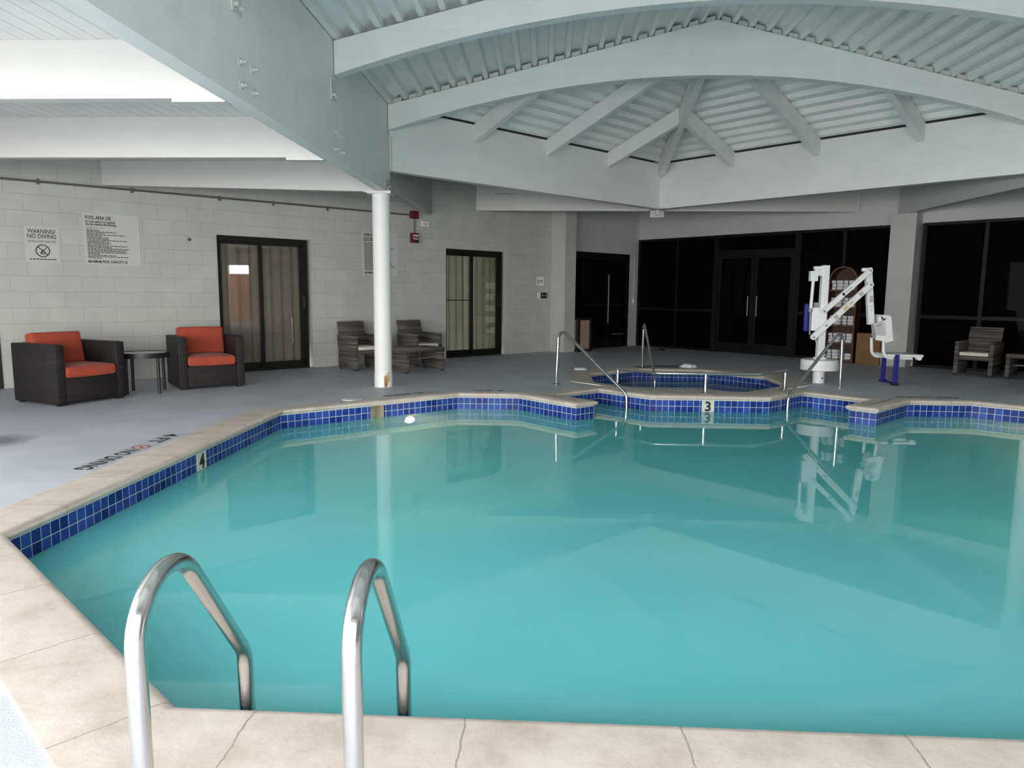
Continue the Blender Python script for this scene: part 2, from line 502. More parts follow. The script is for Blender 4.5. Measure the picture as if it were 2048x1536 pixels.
# ------------------------------------------------------------------ mesh helpers
class MB:
    def __init__(self):
        self.v, self.f, self.uv = [], [], []

    def face(self, pts, uv=None):
        i = len(self.v)
        self.v += [tuple(p) for p in pts]
        self.f.append(tuple(range(i, i + len(pts))))
        self.uv.append(uv)

    def box(self, x0, x1, y0, y1, z0, z1, M=None):
        i = len(self.v)
        pts = [(x, y, z) for z in (z0, z1) for y in (y0, y1) for x in (x0, x1)]
        if M is not None:
            pts = [tuple(M @ Vector(p)) for p in pts]
        self.v += pts
        for q in ((0, 2, 3, 1), (4, 5, 7, 6), (0, 1, 5, 4), (1, 3, 7, 5), (3, 2, 6, 7), (2, 0, 4, 6)):
            self.f.append(tuple(i + k for k in q))
            self.uv.append(None)
        return self

    def prism(self, poly, axis, a, b):
        """poly: 2-D outline; axis 'x','y','z' is the extrusion axis"""
        def P(p, t):
            if axis == 'z':
                return (p[0], p[1], t)
            if axis == 'y':
                return (p[0], t, p[1])
            return (t, p[0], p[1])
        i = len(self.v)
        n = len(poly)
        self.v += [P(p, a) for p in poly] + [P(p, b) for p in poly]
        tris = tessellate_polygon([[Vector((p[0], p[1], 0)) for p in poly]])
        for t in tris:
            self.f.append(tuple(i + k for k in t))
            self.uv.append(None)
            self.f.append(tuple(i + n + k for k in reversed(t)))
            self.uv.append(None)
        for k in range(n):
            k2 = (k + 1) % n
            self.f.append((i + k, i + k2, i + n + k2, i + n + k))
            self.uv.append(None)
        return self

    def tube(self, path, r, n=14, caps=True):
        path = [Vector(p) for p in path]
        m = len(path)
        rr = r if isinstance(r, (list, tuple)) else [r] * m
        tang = []
        for k in range(m):
            a = path[max(k - 1, 0)]
            b = path[min(k + 1, m - 1)]
            tang.append((b - a).normalized())
        t = tang[0]
        ref = Vector((0, 0, 1)) if abs(t.z) < 0.9 else Vector((1, 0, 0))
        nrm = t.cross(ref).normalized()
        i = len(self.v)
        for k in range(m):
            t = tang[k]
            nrm = (nrm - t * nrm.dot(t)).normalized()
            bi = t.cross(nrm)
            for j in range(n):
                a = 2 * math.pi * j / n
                self.v.append(tuple(path[k] + (nrm * math.cos(a) + bi * math.sin(a)) * rr[k]))
        for k in range(m - 1):
            for j in range(n):
                j2 = (j + 1) % n
                self.f.append((i + k * n + j, i + k * n + j2, i + (k + 1) * n + j2, i + (k + 1) * n + j))
                self.uv.append(None)
        if caps:
            self.f.append(tuple(i + j for j in reversed(range(n))))
            self.uv.append(None)
            self.f.append(tuple(i + (m - 1) * n + j for j in range(n)))
            self.uv.append(None)
        return self

    def lathe(self, prof, n=32, c=(0, 0, 0), M=None):
        i = len(self.v)
        for (r, z) in prof:
            for j in range(n):
                a = 2 * math.pi * j / n
                p = Vector((r * math.cos(a), r * math.sin(a), z))
                if M is not None:
                    p = M @ p
                self.v.append((p.x + c[0], p.y + c[1], p.z + c[2]))
        for k in range(len(prof) - 1):
            for j in range(n):
                j2 = (j + 1) % n
                self.f.append((i + k * n + j, i + k * n + j2, i + (k + 1) * n + j2, i + (k + 1) * n + j))
                self.uv.append(None)
        self.f.append(tuple(i + j for j in reversed(range(n))))
        self.uv.append(None)
        self.f.append(tuple(i + (len(prof) - 1) * n + j for j in range(n)))
        self.uv.append(None)
        return self

    def build(self, name, m, parent=None, smooth=False, bevel=0.0, seg=2, loc=None, rot=None, weld=True, angle=40):
        me = bpy.data.meshes.new(name)
        me.from_pydata(self.v, [], self.f)
        if any(u is not None for u in self.uv):
            lay = me.uv_layers.new(name='UVMap')
            k = 0
            for f, u in zip(self.f, self.uv):
                for j in range(len(f)):
                    lay.data[k].uv = u[j] if u else (0, 0)
                    k += 1
        bm = bmesh.new()
        bm.from_mesh(me)
        if weld:
            bmesh.ops.remove_doubles(bm, verts=bm.verts, dist=1e-5)
        bmesh.ops.recalc_face_normals(bm, faces=bm.faces)
        if bevel:
            es = [e for e in bm.edges if len(e.link_faces) == 2 and e.calc_face_angle(0) > R(35)]
            bmesh.ops.bevel(bm, geom=es, offset=bevel, segments=seg, profile=0.5, affect='EDGES', clamp_overlap=True)
        if smooth:
            for f in bm.faces:
                f.smooth = True
            for e in bm.edges:
                if len(e.link_faces) == 2 and e.calc_face_angle(0) > R(angle):
                    e.smooth = False
        bm.to_mesh(me)
        bm.free()
        me.materials.append(m)
        o = bpy.data.objects.new(name, me)
        col.objects.link(o)
        if parent is not None:
            o.parent = parent
        if loc is not None:
            o.location = loc
        if rot is not None:
            o.rotation_euler = rot
        return o


def tag(o, label, cat, group=None, kind=None):
    o['label'] = label
    o['category'] = cat
    if group:
        o['group'] = group
    if kind:
        o['kind'] = kind
    return o


def empty(name, loc, rz=0.0, label=None, cat=None, group=None, kind=None):
    o = bpy.data.objects.new(name, None)
    o.empty_display_size = 0.1
    o.location = loc
    o.rotation_euler = (0, 0, rz)
    col.objects.link(o)
    if label:
        tag(o, label, cat, group, kind)
    return o


def kids(o):
    return [c for c in bpy.data.objects if c.parent == o]


def copy_tree(o, parent=None):
    c = o.copy()
    col.objects.link(c)
    if parent is not None:
        c.parent = parent
    for ch in kids(o):
        copy_tree(ch, c)
    return c


def uv(u, v, z=0.0):
    """left-wall (u) and right-wall (v) directions to world"""
    return Vector(((u - v) * S, (u + v) * S, z))


def fillet(pts, r, seg=8):
    """polyline with its corners rounded to true arcs"""
    pts = [Vector(p) for p in pts]
    out = [pts[0]]
    for i in range(1, len(pts) - 1):
        a, b, c = pts[i - 1], pts[i], pts[i + 1]
        d1, d2 = (a - b).normalized(), (c - b).normalized()
        half = d1.angle(d2) / 2
        rr = r[i - 1] if isinstance(r, (list, tuple)) else r
        t = min(rr / math.tan(half), (a - b).length * 0.49, (c - b).length * 0.49)
        rr = t * math.tan(half)
        cen = b + (d1 + d2).normalized() * (rr / math.sin(half))
        v1, v2 = (b + d1 * t) - cen, (b + d2 * t) - cen
        ang = v1.angle(v2)
        for k in range(seg + 1):
            s = k / seg
            out.append(cen + (v1 * math.sin((1 - s) * ang) + v2 * math.sin(s * ang)) / math.sin(ang))
    out.append(pts[-1])
    return out


def text_into(mb, s, size, x, y, M, align='LEFT', width=None, bold=0.0):
    """adds flat lettering, baseline start (x, y) in the plane of M (local xy)"""
    cu = bpy.data.curves.new('lettering', 'FONT')
    cu.body = s
    cu.size = size
    cu.align_x = align
    cu.extrude = 0.0008
    cu.offset = bold
    cu.resolution_u = 3
    o = bpy.data.objects.new('lettering_source', cu)
    col.objects.link(o)
    dg = bpy.context.evaluated_depsgraph_get()
    dg.update()
    me = bpy.data.meshes.new_from_object(o.evaluated_get(dg))
    xs = [v.co.x for v in me.vertices]
    sx = 1.0
    if width and xs:
        sx = width / (max(xs) - min(xs))
    i = len(mb.v)
    for v in me.vertices:
        mb.v.append(tuple(M @ Vector((v.co.x * sx + x, v.co.y + y, v.co.z))))
    for p in me.polygons:
        mb.f.append(tuple(i + k for k in p.vertices))
        mb.uv.append(None)
    bpy.data.objects.remove(o)
    bpy.data.curves.remove(cu)
    bpy.data.meshes.remove(me)


def offset_poly(pts, widths):
    """closed outline, counter-clockwise interior; each edge i (pts[i]->pts[i+1]) moved outward by widths[i]"""
    n = len(pts)
    out = []
    for i in range(n):
        a, b, c = Vector(pts[i - 1]), Vector(pts[i]), Vector(pts[(i + 1) % n])
        d1, d2 = (b - a).normalized(), (c - b).normalized()
        n1, n2 = Vector((d1.y, -d1.x)), Vector((d2.y, -d2.x))
        w1, w2 = widths[i - 1], widths[i]
        det = n1.x * n2.y - n1.y * n2.x
        if abs(det) < 1e-4:
            out.append(b + n1 * w1)
        else:
            r1, r2 = n1.dot(b) + w1, n2.dot(b) + w2
            out.append(Vector(((r1 * n2.y - r2 * n1.y) / det, (n1.x * r2 - n2.x * r1) / det)))
    return out


def flat(name, loops, z, m, parent=None, loc=None, rot=None):
    """flat polygon with holes"""
    pts = [Vector((p[0], p[1], 0)) for l in loops for p in l]
    tris = tessellate_polygon([[Vector((p[0], p[1], 0)) for p in l] for l in loops])
    mb = MB()
    mb.v = [(p.x, p.y, z) for p in pts]
    for t in tris:
        a, b, c = (pts[k] for k in t)
        if (b - a).cross(c - a).z < 0:
            t = (t[0], t[2], t[1])
        mb.f.append(tuple(t))
        mb.uv.append(None)
    me = bpy.data.meshes.new(name)
    me.from_pydata(mb.v, [], mb.f)
    me.materials.append(m)
    o = bpy.data.objects.new(name, me)
    col.objects.link(o)
    if parent is not None:
        o.parent = parent
    if loc is not None:
        o.location = loc
    if rot is not None:
        o.rotation_euler = rot
    return o


# ================================================================== THE POOL OUTLINE (tile faces)
AX = 2.0


def mir(p):
    return (2 * AX - p[0], p[1])


half = [(-1.10, 1.90), (-2.74, 3.31), (-2.75, 7.15), (-1.08, 8.62), (-0.33, 8.62), (0.345, 7.93), (0.555, 8.13), (0.06, 8.62), (0.69, 9.25), (1.28, 8.69)]
# counter-clockwise: near left -> near right -> right side -> back -> left side
pool = [half[0]] + [mir(p) for p in half] + list(reversed(half[1:]))
NH = len(half)
wid_half = {0: 0.30, 1: 0.29, 2: 0.10, 3: 0.10, 4: 0.15, 5: 0.15, 6: 0.15, 7: 0.12, 8: 0.20}   # edge half[i] -> half[i+1]
widths = [0.42] + [wid_half[i] for i in range(NH - 1)] + [0.20] + [wid_half[i] for i in reversed(range(NH - 1))]
WZ = -0.20          # water level
TZ = -0.058         # top of the tile band

SPC = (AX, 10.43)


def octagon(ap, aps=None):
    """regular octagon, edges start at the front (towards -y) and run counter-clockwise; own apothem per edge"""
    if aps is None:
        aps = [ap] * 8
    pts = []
    nrm = [Vector((math.sin(R(45 * k)), -math.cos(R(45 * k)))) for k in range(8)]
    for k in range(8):
        n1, n2 = nrm[k - 1], nrm[k]
        det = n1.x * n2.y - n1.y * n2.x
        r1, r2 = aps[k - 1], aps[k]
        pts.append((SPC[0] + (r1 * n2.y - r2 * n1.y) / det, SPC[1] + (n1.x * r2 - n2.x * r1) / det))
    return pts


SPA_IN = 1.35
spa_in = octagon(SPA_IN)
spa_w = [0.19, 0.19, 0.30, 0.30, 0.16, 0.30, 0.30, 0.19]
spa_out = octagon(0, [SPA_IN + w for w in spa_w])

pool_off = offset_poly(pool, widths)

# ------------------------------------------------------------------ floor
iL = 1 + NH + (NH - 1 - 8)          # index of half[8] (r1) on the left in the pool list
iR = 1 + 8                          # its mirror image
deckhole = [tuple(pool_off[0])]
for i in range(1, iR + 1):
    deckhole.append(tuple(pool_off[i]))
# around the spa from the right front corner to the left front corner
for k in (2, 3, 4, 5, 6, 7):
    deckhole.append(spa_out[k])
for i in range(iL, len(pool)):
    deckhole.append(tuple(pool_off[i]))
clean = []
for p in deckhole:
    if not clean or (Vector(p) - Vector(clean[-1])).length > 0.004:
        clean.append(p)
# the stub walls' offset points fold back on themselves: drop them
def drop_spikes(pl):
    ch = True
    while ch:
        ch = False
        n = len(pl)
        for i in range(n):
            a, b, c = Vector(pl[i - 1]), Vector(pl[i]), Vector(pl[(i + 1) % n])
            d1, d2 = (b - a), (c - b)
            if d1.length < 1e-3 or d2.length < 1e-3 or d1.normalized().dot(d2.normalized()) < -0.97:
                pl.pop(i)
                ch = True
                break
    return pl


clean = drop_spikes(clean)
room = [(WEST - 0.1, BACK - 0.1), (EAST + 0.1, BACK - 0.1), (EAST + 0.1, 8.5), (2.2, 17.4), (WEST - 0.1, 8.45)]
floor = flat('floor', [room, list(reversed(clean))], 0.0, m_floor)
tag(floor, 'grey painted concrete deck around the pool', 'floor', kind='structure')
ground = flat('ground', [[(-30, -30), (40, -30), (40, 40), (-30, 40)]], -1.75, m_ground)
tag(ground, 'pale paving outside the building', 'ground', kind='structure')

# ------------------------------------------------------------------ pool thing
pool_root = empty('swimming_pool', (AX, 5.2, 0), 0, 'turquoise indoor swimming pool with blue tile band and tan coping', 'pool')
pool_root.location = (0, 0, 0)


def ring_sweep(outline, widthsx, prof_fn):
    mb = MB()
    n = len(outline)
    profs = prof_fn
    rings = []
    for (d, z) in profs:
        if d == 'full':
            rings.append((offset_poly(outline, widthsx), z))
        else:
            rings.append((offset_poly(outline, [min(d, w) for w in widthsx]), z))
    for i in range(n):
        j = (i + 1) % n
        a, b = Vector(outline[i]), Vector(outline[j])
        L = (b - a).length
        d = (b - a).normalized()
        for k in range(len(rings) - 1):
            r1, z1 = rings[k]
            r2, z2 = rings[k + 1]
            q = [r1[i], r1[j], r2[j], r2[i]]
            us = [(Vector(p) - a).dot(d) + i * 6.2 for p in q]
            mb.face([(q[0][0], q[0][1], z1), (q[1][0], q[1][1], z1), (q[2][0], q[2][1], z2), (q[3][0], q[3][1], z2)],
                    [(us[0], k), (us[1], k), (us[2], k), (us[3], k)])
    return mb


NOSE = [(0.0, -0.050), (-0.018, -0.048), (-0.030, -0.036), (-0.034, -0.022), (-0.028, -0.008), (-0.012, 0.002), (0.01, 0.006), ('full', 0.006), ('full', -0.05)]
ring_sweep(pool, widths, NOSE).build('coping', m_coping, pool_root, smooth=True, angle=30)
# white grout line under the coping, cobalt tile band
ring_sweep(pool, [0] * len(pool), [(0.0, -0.050), (0.002, TZ), (0.0, TZ - 0.001)]).build('grout_line', m_grout, pool_root)

# skimmer gap on the edge half[2] -> half[3] (left back diagonal)
sk_a, sk_b = Vector(half[2]), Vector(half[3])
sk_d = (sk_b - sk_a).normalized()
sk_s0, sk_s1 = 1.03, 1.20


def tile_band(outline, z0, z1, gaps):
    mb = MB()
    n = len(outline)
    for i in range(n):
        a, b = Vector(outline[i]), Vector(outline[(i + 1) % n])
        L = (b - a).length
        segs = [(0, L)]
        if i in gaps:
            g0, g1 = gaps[i]
            segs = [(0, g0), (g1, L)]
        k = max(1, round(L / 0.076)) * 0.076 / L
        for (s0, s1) in segs:
            p, q = a + (b - a) * (s0 / L), a + (b - a) * (s1 / L)
            mb.face([(p.x, p.y, z0), (q.x, q.y, z0), (q.x, q.y, z1), (p.x, p.y, z1)],
                    [(s0 * k + i * 0.76, z0), (s1 * k + i * 0.76, z0), (s1 * k + i * 0.76, z1), (s0 * k + i * 0.76, z1)])
    return mb


i_sk = pool.index(half[3])      # on the left the loop runs back -> front, so this edge is half[3] -> half[2]
L_sk = (sk_b - sk_a).length
tile_band(pool, -0.212, TZ, {i_sk: (L_sk - sk_s1, L_sk - sk_s0)}).build('tile_band', m_tile, pool_root)
mb = MB()
sk_n = Vector((-sk_d.y, sk_d.x))    # away from the water
p0, p1 = sk_a + sk_d * sk_s0, sk_a + sk_d * sk_s1
q0, q1 = p0 + sk_n * 0.22, p1 + sk_n * 0.22
for (a, b) in ((p0, q0), (q0, q1), (q1, p1)):
    mb.face([(a.x, a.y, -0.36), (b.x, b.y, -0.36), (b.x, b.y, TZ), (a.x, a.y, TZ)])
mb.face([(p0.x, p0.y, TZ), (p1.x, p1.y, TZ), (q1.x, q1.y, TZ), (q0.x, q0.y, TZ)])
mb.build('skimmer_mouth', m_throat, pool_root)

# basin
mb = MB()
for i in range(len(pool)):
    a, b = pool[i], pool[(i + 1) % len(pool)]
    mb.face([(a[0], a[1], -1.35), (b[0], b[1], -1.35), (b[0], b[1], -0.212), (a[0], a[1], -0.212)])
basin = mb.build('basin_wall', m_plaster, pool_root)
flat('basin_floor', [pool], -1.35, m_plaster, pool_root)
flat('water', [pool], WZ, m_water, pool_root)

# entry steps with black nosing stripes in the two recesses
for sgn in (1, -1):
    for k in range(3):
        mb, ms = MB(), MB()
        O = Vector((half[7][0], half[7][1], 0))
        a, b = Vector((S, S, 0)), Vector((S, -S, 0))
        w = 0.90
        dz = (-0.222, -0.248, -0.295)[k]
        d0, d1 = max(0.0, 0.25 * k - 0.02), 0.25 * (k + 1) - 0.02
        P = []
        for z in (-1.35, dz):
            for (s, t) in ((0, d0), (w, d0), (w, d1), (0, d1)):
                p = O + a * s + b * t
                P.append((p.x if sgn == 1 else 2 * AX - p.x, p.y, z))
        i0 = len(mb.v)
        mb.v += P
        for q in ((0, 1, 2, 3), (4, 5, 6, 7), (0, 1, 5, 4), (1, 2, 6, 5), (2, 3, 7, 6), (3, 0, 4, 7)):
            mb.f.append(tuple(i0 + x for x in q))
            mb.uv.append(None)
        st = mb.build('step', m_plaster, pool_root)
        pts = []
        for (s, t) in ((0, d1 - 0.075), (w, d1 - 0.075), (w, d1), (0, d1)):
            p = O + a * s + b * t
            pts.append((p.x if sgn == 1 else 2 * AX - p.x, p.y, dz + 0.004))
        ms.face(pts)
        o = ms.build('nosing_stripe', m_black, st)
        o['label'] = 'black stripe along the step edge'

# depth markers
def marker(ch, p, d):
    """p: centre on the wall face, d: reading direction along the wall"""
    d = Vector(d).normalized()
    nrm = Vector((d.y, -d.x))
    Mx = Matrix(((d.x, 0, nrm.x, p[0]), (d.y, 0, nrm.y, p[1]), (0, 1, 0, -0.128), (0, 0, 0, 1)))
    mb = MB()
    mb.box(-0.075, 0.075, -0.07, 0.07, 0.0, 0.006, Mx)
    o = mb.build('depth_marker', m_markertile, pool_root, bevel=0.001, seg=1)
    o['label'] = 'pale tile reading ' + ch
    ml = MB()
    text_into(ml, ch, 0.165, 0, -0.058, Mx @ Matrix.Translation((0, 0, 0.007)), 'CENTER', bold=0.005)
    q = ml.build('numeral', m_letter, o, weld=False)
    q['label'] = 'black numeral'


marker('4', (-2.745, 5.43), (0, 1))
marker('3', (1.985, 8.69), (1, 0))

# underwater lamps
m_lens = bpy.data.materials.new('lit_pool_lamp')
m_lens.use_nodes = True
pb = m_lens.node_tree.nodes['Principled BSDF']
pb.inputs['Emission Color'].default_value = (1.0, 0.78, 0.50, 1)
pb.inputs['Emission Strength'].default_value = 16.0


def pool_lamp(p, nrm, label):
    nrm = Vector(nrm).normalized()
    t = Vector((-nrm.y, nrm.x))
    root = empty('pool_lamp', (p[0], p[1], -0.262), math.atan2(nrm.x, -nrm.y), label, 'lamp', 'lamps in the pool wall')
    Mx = Matrix.Rotation(R(90), 4, 'X')
    Sx = Matrix.Diagonal((1.0, 1.0, 0.62, 1))
    mb = MB()
    mb.lathe([(0.085, -0.01), (0.085, 0.012), (0.072, 0.02), (0.06, 0.02)], 28, M=Sx @ Mx)
    mb.build('rim', m_steel, root, smooth=True)
    mb = MB()
    mb.lathe([(0.066, 0.012), (0.064, 0.022), (0.045, 0.030), (0.012, 0.034)], 28, M=Sx @ Mx)
    mb.build('lens', m_lens, root, smooth=True)
    d = bpy.data.lights.new('pool_lamp_glow', 'POINT')
    d.energy = 6
    d.color = (1.0, 0.66, 0.38)
    d.shadow_soft_size = 0.06
    o = bpy.data.objects.new('pool_lamp_glow', d)
    o.location = (0, -0.45, -0.28)
    o.parent = root
    col.objects.link(o)
    return root


pl = sk_a + sk_d * 1.53
pool_lamp((pl.x, pl.y), (sk_d.y, -sk_d.x), 'lit underwater lamp in the pool wall beside the skimmer mouth')
pool_lamp((2 * AX - pl.x + 0.02, pl.y), (-sk_d.y, -sk_d.x), 'lit underwater lamp in the pool wall at the right frame edge')

# ------------------------------------------------------------------ spa
spa_root = empty('hot_tub', (0, 0, 0), 0, 'octagonal hot tub with blue tile band raised beside the pool', 'hot tub')
ring_sweep(spa_in, spa_w, NOSE).build('coping', m_coping, spa_root, smooth=True, angle=30)
ring_sweep(spa_in, [0] * 8, [(0.0, -0.050), (0.002, TZ), (0.0, TZ - 0.001)]).build('grout_line', m_grout, spa_root)
tile_band(spa_in, -0.212, TZ, {}).build('tile_band', m_tile, spa_root)
mb = MB()
for i in range(8):
    a, b = spa_in[i], spa_in[(i + 1) % 8]
    mb.face([(a[0], a[1], -0.95), (b[0], b[1], -0.95), (b[0], b[1], -0.212), (a[0], a[1], -0.212)])
mb.build('basin_wall', m_spaplaster, spa_root)
flat('basin_floor', [spa_in], -0.95, m_spaplaster, spa_root)
flat('seat_ledge', [spa_in, list(reversed(octagon(0.95)))], -0.55, m_spaplaster, spa_root)
flat('water', [spa_in], -0.185, m_spawater, spa_root)

# ================================================================== WALLS
ROT_U = R(45)      # local x = u, local y = v
ROT_R = R(-45)     # local x = -v, local y = u
VL, UR = 10.6, 13.66
D1 = (3.84, 5.25)
D2 = (7.965, 9.37)
D3 = (11.2, 13.3)
DH, D3H = 2.02, 2.13
WT = 3.24
TH = 0.14          # visible wall thickness in front of the door plane

U_END = 1.19


def wall_with_openings(name, x0, x1, z1, ops, y0, y1, m, rot, label):
    """wall in local x, thickness y0..y1, rectangular openings (xa, xb, ztop) standing on the floor"""
    mb = MB()
    outline = [(x0, 0.0)]
    for (a, b, h) in ops:
        outline += [(a, 0.0), (a, h), (b, h), (b, 0.0)]
    outline += [(x1, 0.0), (x1, z1), (x0, z1)]
    mb.prism(outline, 'y', y0, y1)
    o = mb.build(name, m, None, rot=(0, 0, rot))
    tag(o, label, 'wall', kind='structure')
    return o


wall_with_openings('wall_left', U_END, 10.75, WT, [(D1[0], D1[1] + 0.05, DH), (D2[0], D2[1] + 0.05, DH)], VL, VL + TH, m_block, ROT_U,
                   'white painted concrete block wall with two sliding doors')
wall_with_openings('wall_corner', 10.76, UR + 0.2, WT, [(D3[0], D3[1], D3H)], VL, VL + TH, m_paint, ROT_U,
                   'plain white wall over the dark double door in the far corner')
mb = MB()
mb.box(10.71, 11.03, 10.2, VL - 0.001, 0, WT)
o = mb.build('wall_pier', m_brick, None, rot=(0, 0, ROT_U))
tag(o, 'white painted brick pier between the block wall and the dark double door', 'pier', kind='structure')

# right wall over the glazing (local x = -v, local y = u)
GZ = 2.48
V_END = -3.6
mb = MB()
mb.prism([(-VL - 0.15, GZ), (-VL - 0.15, WT), (-V_END, WT), (-V_END, 0), (-1.0, 0), (-1.0, GZ)], 'y', UR - 0.02, UR + 0.18)
o = mb.build('wall_right', m_paint, None, rot=(0, 0, ROT_R))
tag(o, 'white wall above the dark glazing on the far right', 'wall', kind='structure')
mb = MB()
mb.box(-4.93, -4.52, UR - 0.30, UR + 0.1, 0, 2.64)
o = mb.build('wall_pillar', m_brick, None, rot=(0, 0, ROT_R))
tag(o, 'white painted brick pillar between the two dark window walls', 'pillar', kind='structure')

# dark grey panel behind the glazing, its colour standing in for an unlit room
mb = MB()
mb.box(-VL - 0.1, -0.9, UR + 0.2, UR + 0.3, 0, 2.6)
o = mb.build('wall_backing', m_niche, None, rot=(0, 0, ROT_R))
tag(o, 'dark panel standing in for the unlit room behind the glass wall', 'wall', kind='structure')

# outer walls out of view, with the glazed openings that light the hall
def side_wall(name, axis, c, a0, a1, ops, label, th=0.15):
    mb = MB()
    cuts = sorted(ops)
    x = a0
    spans = []
    for (p, q, z0, z1) in cuts:
        spans.append((x, p, 0, WT))
        spans.append((p, q, 0, z0))
        spans.append((p, q, z1, WT))
        x = q
    spans.append((x, a1, 0, WT))
    for (p, q, z0, z1) in spans:
        if q - p < 1e-3 or z1 - z0 < 1e-3:
            continue
        if axis == 'x':
            mb.box(min(c, c + th), max(c, c + th), p, q, z0, z1)
        else:
            mb.box(p, q, min(c, c + th), max(c, c + th), z0, z1)
    o = mb.build(name, m_paint)
    tag(o, label, 'wall', kind='structure')
    return o


side_wall('wall_west', 'x', WEST, BACK, 8.27, [(-1.5, 3.1, 0.05, 2.5)], 'white wall with tall daylight windows left of the pool', th=-0.15)
side_wall('wall_east', 'x', EAST, BACK, 8.6, [(3.40, 4.20, 0.05, 2.14)], 'white wall with one door on the right of the pool')
side_wall('wall_back', 'y', BACK, WEST - 0.15, EAST + 0.15, [(-6.2, 3.0, 0.05, 2.5)], 'white wall with wide glazing at the near end of the hall', th=-0.15)
# window frames in those openings
mb = MB()
for k in range(8):
    x = -6.2 + 9.2 * k / 7
    mb.box(x - 0.03, x + 0.03, BACK - 0.10, BACK - 0.05, 0.05, 2.5)
mb.box(-6.2, 3.0, BACK - 0.10, BACK - 0.05, 2.44, 2.5)
mb.box(-6.2, 3.0, BACK - 0.10, BACK - 0.05, 0.05, 0.12)
tag(mb.build('window_4', m_frame), 'dark framed glazing at the near end of the hall', 'window', kind='structure')
mb = MB()
for k in range(5):
    y = -1.5 + 4.6 * k / 4
    mb.box(WEST - 0.10, WEST - 0.05, y - 0.03, y + 0.03, 0.05, 2.5)
mb.box(WEST - 0.10, WEST - 0.05, -1.5, 3.1, 2.44, 2.5)
tag(mb.build('window_5', m_frame), 'dark framed glazing left of the pool', 'window', kind='structure')
# the far left edge of the block wall is closed by a dark window frame
mb = MB()
mb.box(0.6, U_END, VL + 0.02, VL + 0.1, 0, WT)
mb.build('wall_return', m_paint, None, rot=(0, 0, ROT_U))
tag(bpy.data.objects['wall_return'], 'short white wall return at the left end of the block wall', 'wall', kind='structure')
mb = MB()
mb.box(1.02, U_END - 0.005, VL - 0.02, VL + 0.02, 0, 1.55)
tag(mb.build('window_6', m_frame, None, rot=(0, 0, ROT_U)), 'dark window frame at the left end of the block wall', 'window', kind='structure')
# fence outside the east door, catches daylight
mb = MB()
mb.box(EAST + 1.4, EAST + 1.5, 0.0, 6.0, -1.74, 1.85)
tag(mb.build('wall_fence', m_orangewall), 'orange brown fence outside the east door', 'fence', kind='structure')


# ------------------------------------------------------------------ sliding doors
def sliding_door(name, a, b, label, panemat, rail, blindmat, blindlabel):
    w = b - a
    h = DH
    root = empty(name, uv(a, VL + 0.10), ROT_U, label, 'door', kind='structure')
    mb = MB()
    mb.box(0, 0.045, -0.06, 0.03, 0, h)
    mb.box(w - 0.05, w, -0.06, 0.03, 0, h)
    mb.box(0.045, w - 0.05, -0.06, 0.03, h - 0.075, h)
    mb.box(0.045, w - 0.05, -0.06, 0.03, 0, 0.045)
    mb.build('door_frame', m_frame, root)
    mid = w * 0.468
    for k, (p, q, y) in enumerate(((0.045, mid + 0.03, 0.0), (mid - 0.03, w - 0.05, -0.045))):
        mb = MB()
        mb.box(p, p + 0.035 + 0.025 * k, y, y + 0.03, 0.045, h - 0.075)
        mb.box(q - 0.035 - 0.045 * k, q, y, y + 0.03, 0.045, h - 0.075)
        mb.box(p, q, y, y + 0.03, h - 0.115, h - 0.075)
        mb.box(p, q, y, y + 0.03, 0.045, 0.13)
        if rail and k == 0:
            mb.box(p, q, y - 0.005, y + 0.03, 1.07, 1.085)
        sash = mb.build('sash', m_frame, root)
        mg = MB()
        mg.box(p + 0.02, q - 0.02, y + 0.012, y + 0.018, 0.1, h - 0.1)
        mg.build('glass', panemat, sash)
    mb = MB()
    mb.box(w - 0.105, w - 0.07, -0.075, -0.045, 0.93, 1.17)
    mb.tube(fillet([(w - 0.088, -0.075, 0.95), (w - 0.088, -0.115, 0.97), (w - 0.088, -0.115, 1.13), (w - 0.088, -0.075, 1.15)], 0.02), 0.009, 8)
    mb.build('door_handle', m_black, root)
    # box behind, coloured dark grey for the shade of an unlit room
    mb = MB()
    mb.box(-0.15, -0.1, 0.04, 0.6, 0, h + 0.1)
    mb.box(w + 0.1, w + 0.15, 0.04, 0.6, 0, h + 0.1)
    mb.box(-0.1, w + 0.1, 0.55, 0.6, 0, h + 0.1)
    mb.box(-0.1, w + 0.1, 0.04, 0.6, h + 0.05, h + 0.1)
    mb.build('recess', m_niche, root)
    # vertical blind hanging inside
    bl = empty('vertical_blind', uv(a, VL + 0.17), ROT_U, blindlabel, 'blind')
    mb = MB()
    n = 16
    pts = []
    r2 = random.Random(int(a * 100))
    for k in range(n * 6 + 1):
        x = 0.03 + (w - 0.06) * k / (n * 6)
        ph = k / 6.0 * math.pi
        pts.append((x, 0.022 * math.sin(ph) + r2.uniform(-0.006, 0.006)))
    for k in range(len(pts) - 1):
        if rail and k in (33, 34):
            continue
        (xa, ya), (xb, yb) = pts[k], pts[k + 1]
        mb.face([(xa, ya, 0.04), (xb, yb, 0.04), (xb, yb, h - 0.1), (xa, ya, h - 0.1)])
    mb.build('slats', blindmat, bl, smooth=True)
    mb = MB()
    mb.box(0.02, w - 0.02, -0.03, 0.03, h - 0.1, h - 0.06)
    mb.build('head_rail', m_grey, bl)
    return root


sliding_door('door_1', D1[0], D1[1], 'dark framed sliding glass door behind the orange cushioned armchair', m_pane_dim, False, m_blind2,
             'grey beige vertical blind behind the sliding door by the armchairs')
sliding_door('door_2', D2[0], D2[1], 'dark framed sliding glass door with one thin cross rail near the far corner', m_pane, True, m_blind,
             'pale green beige vertical blind behind the sliding door near the corner')

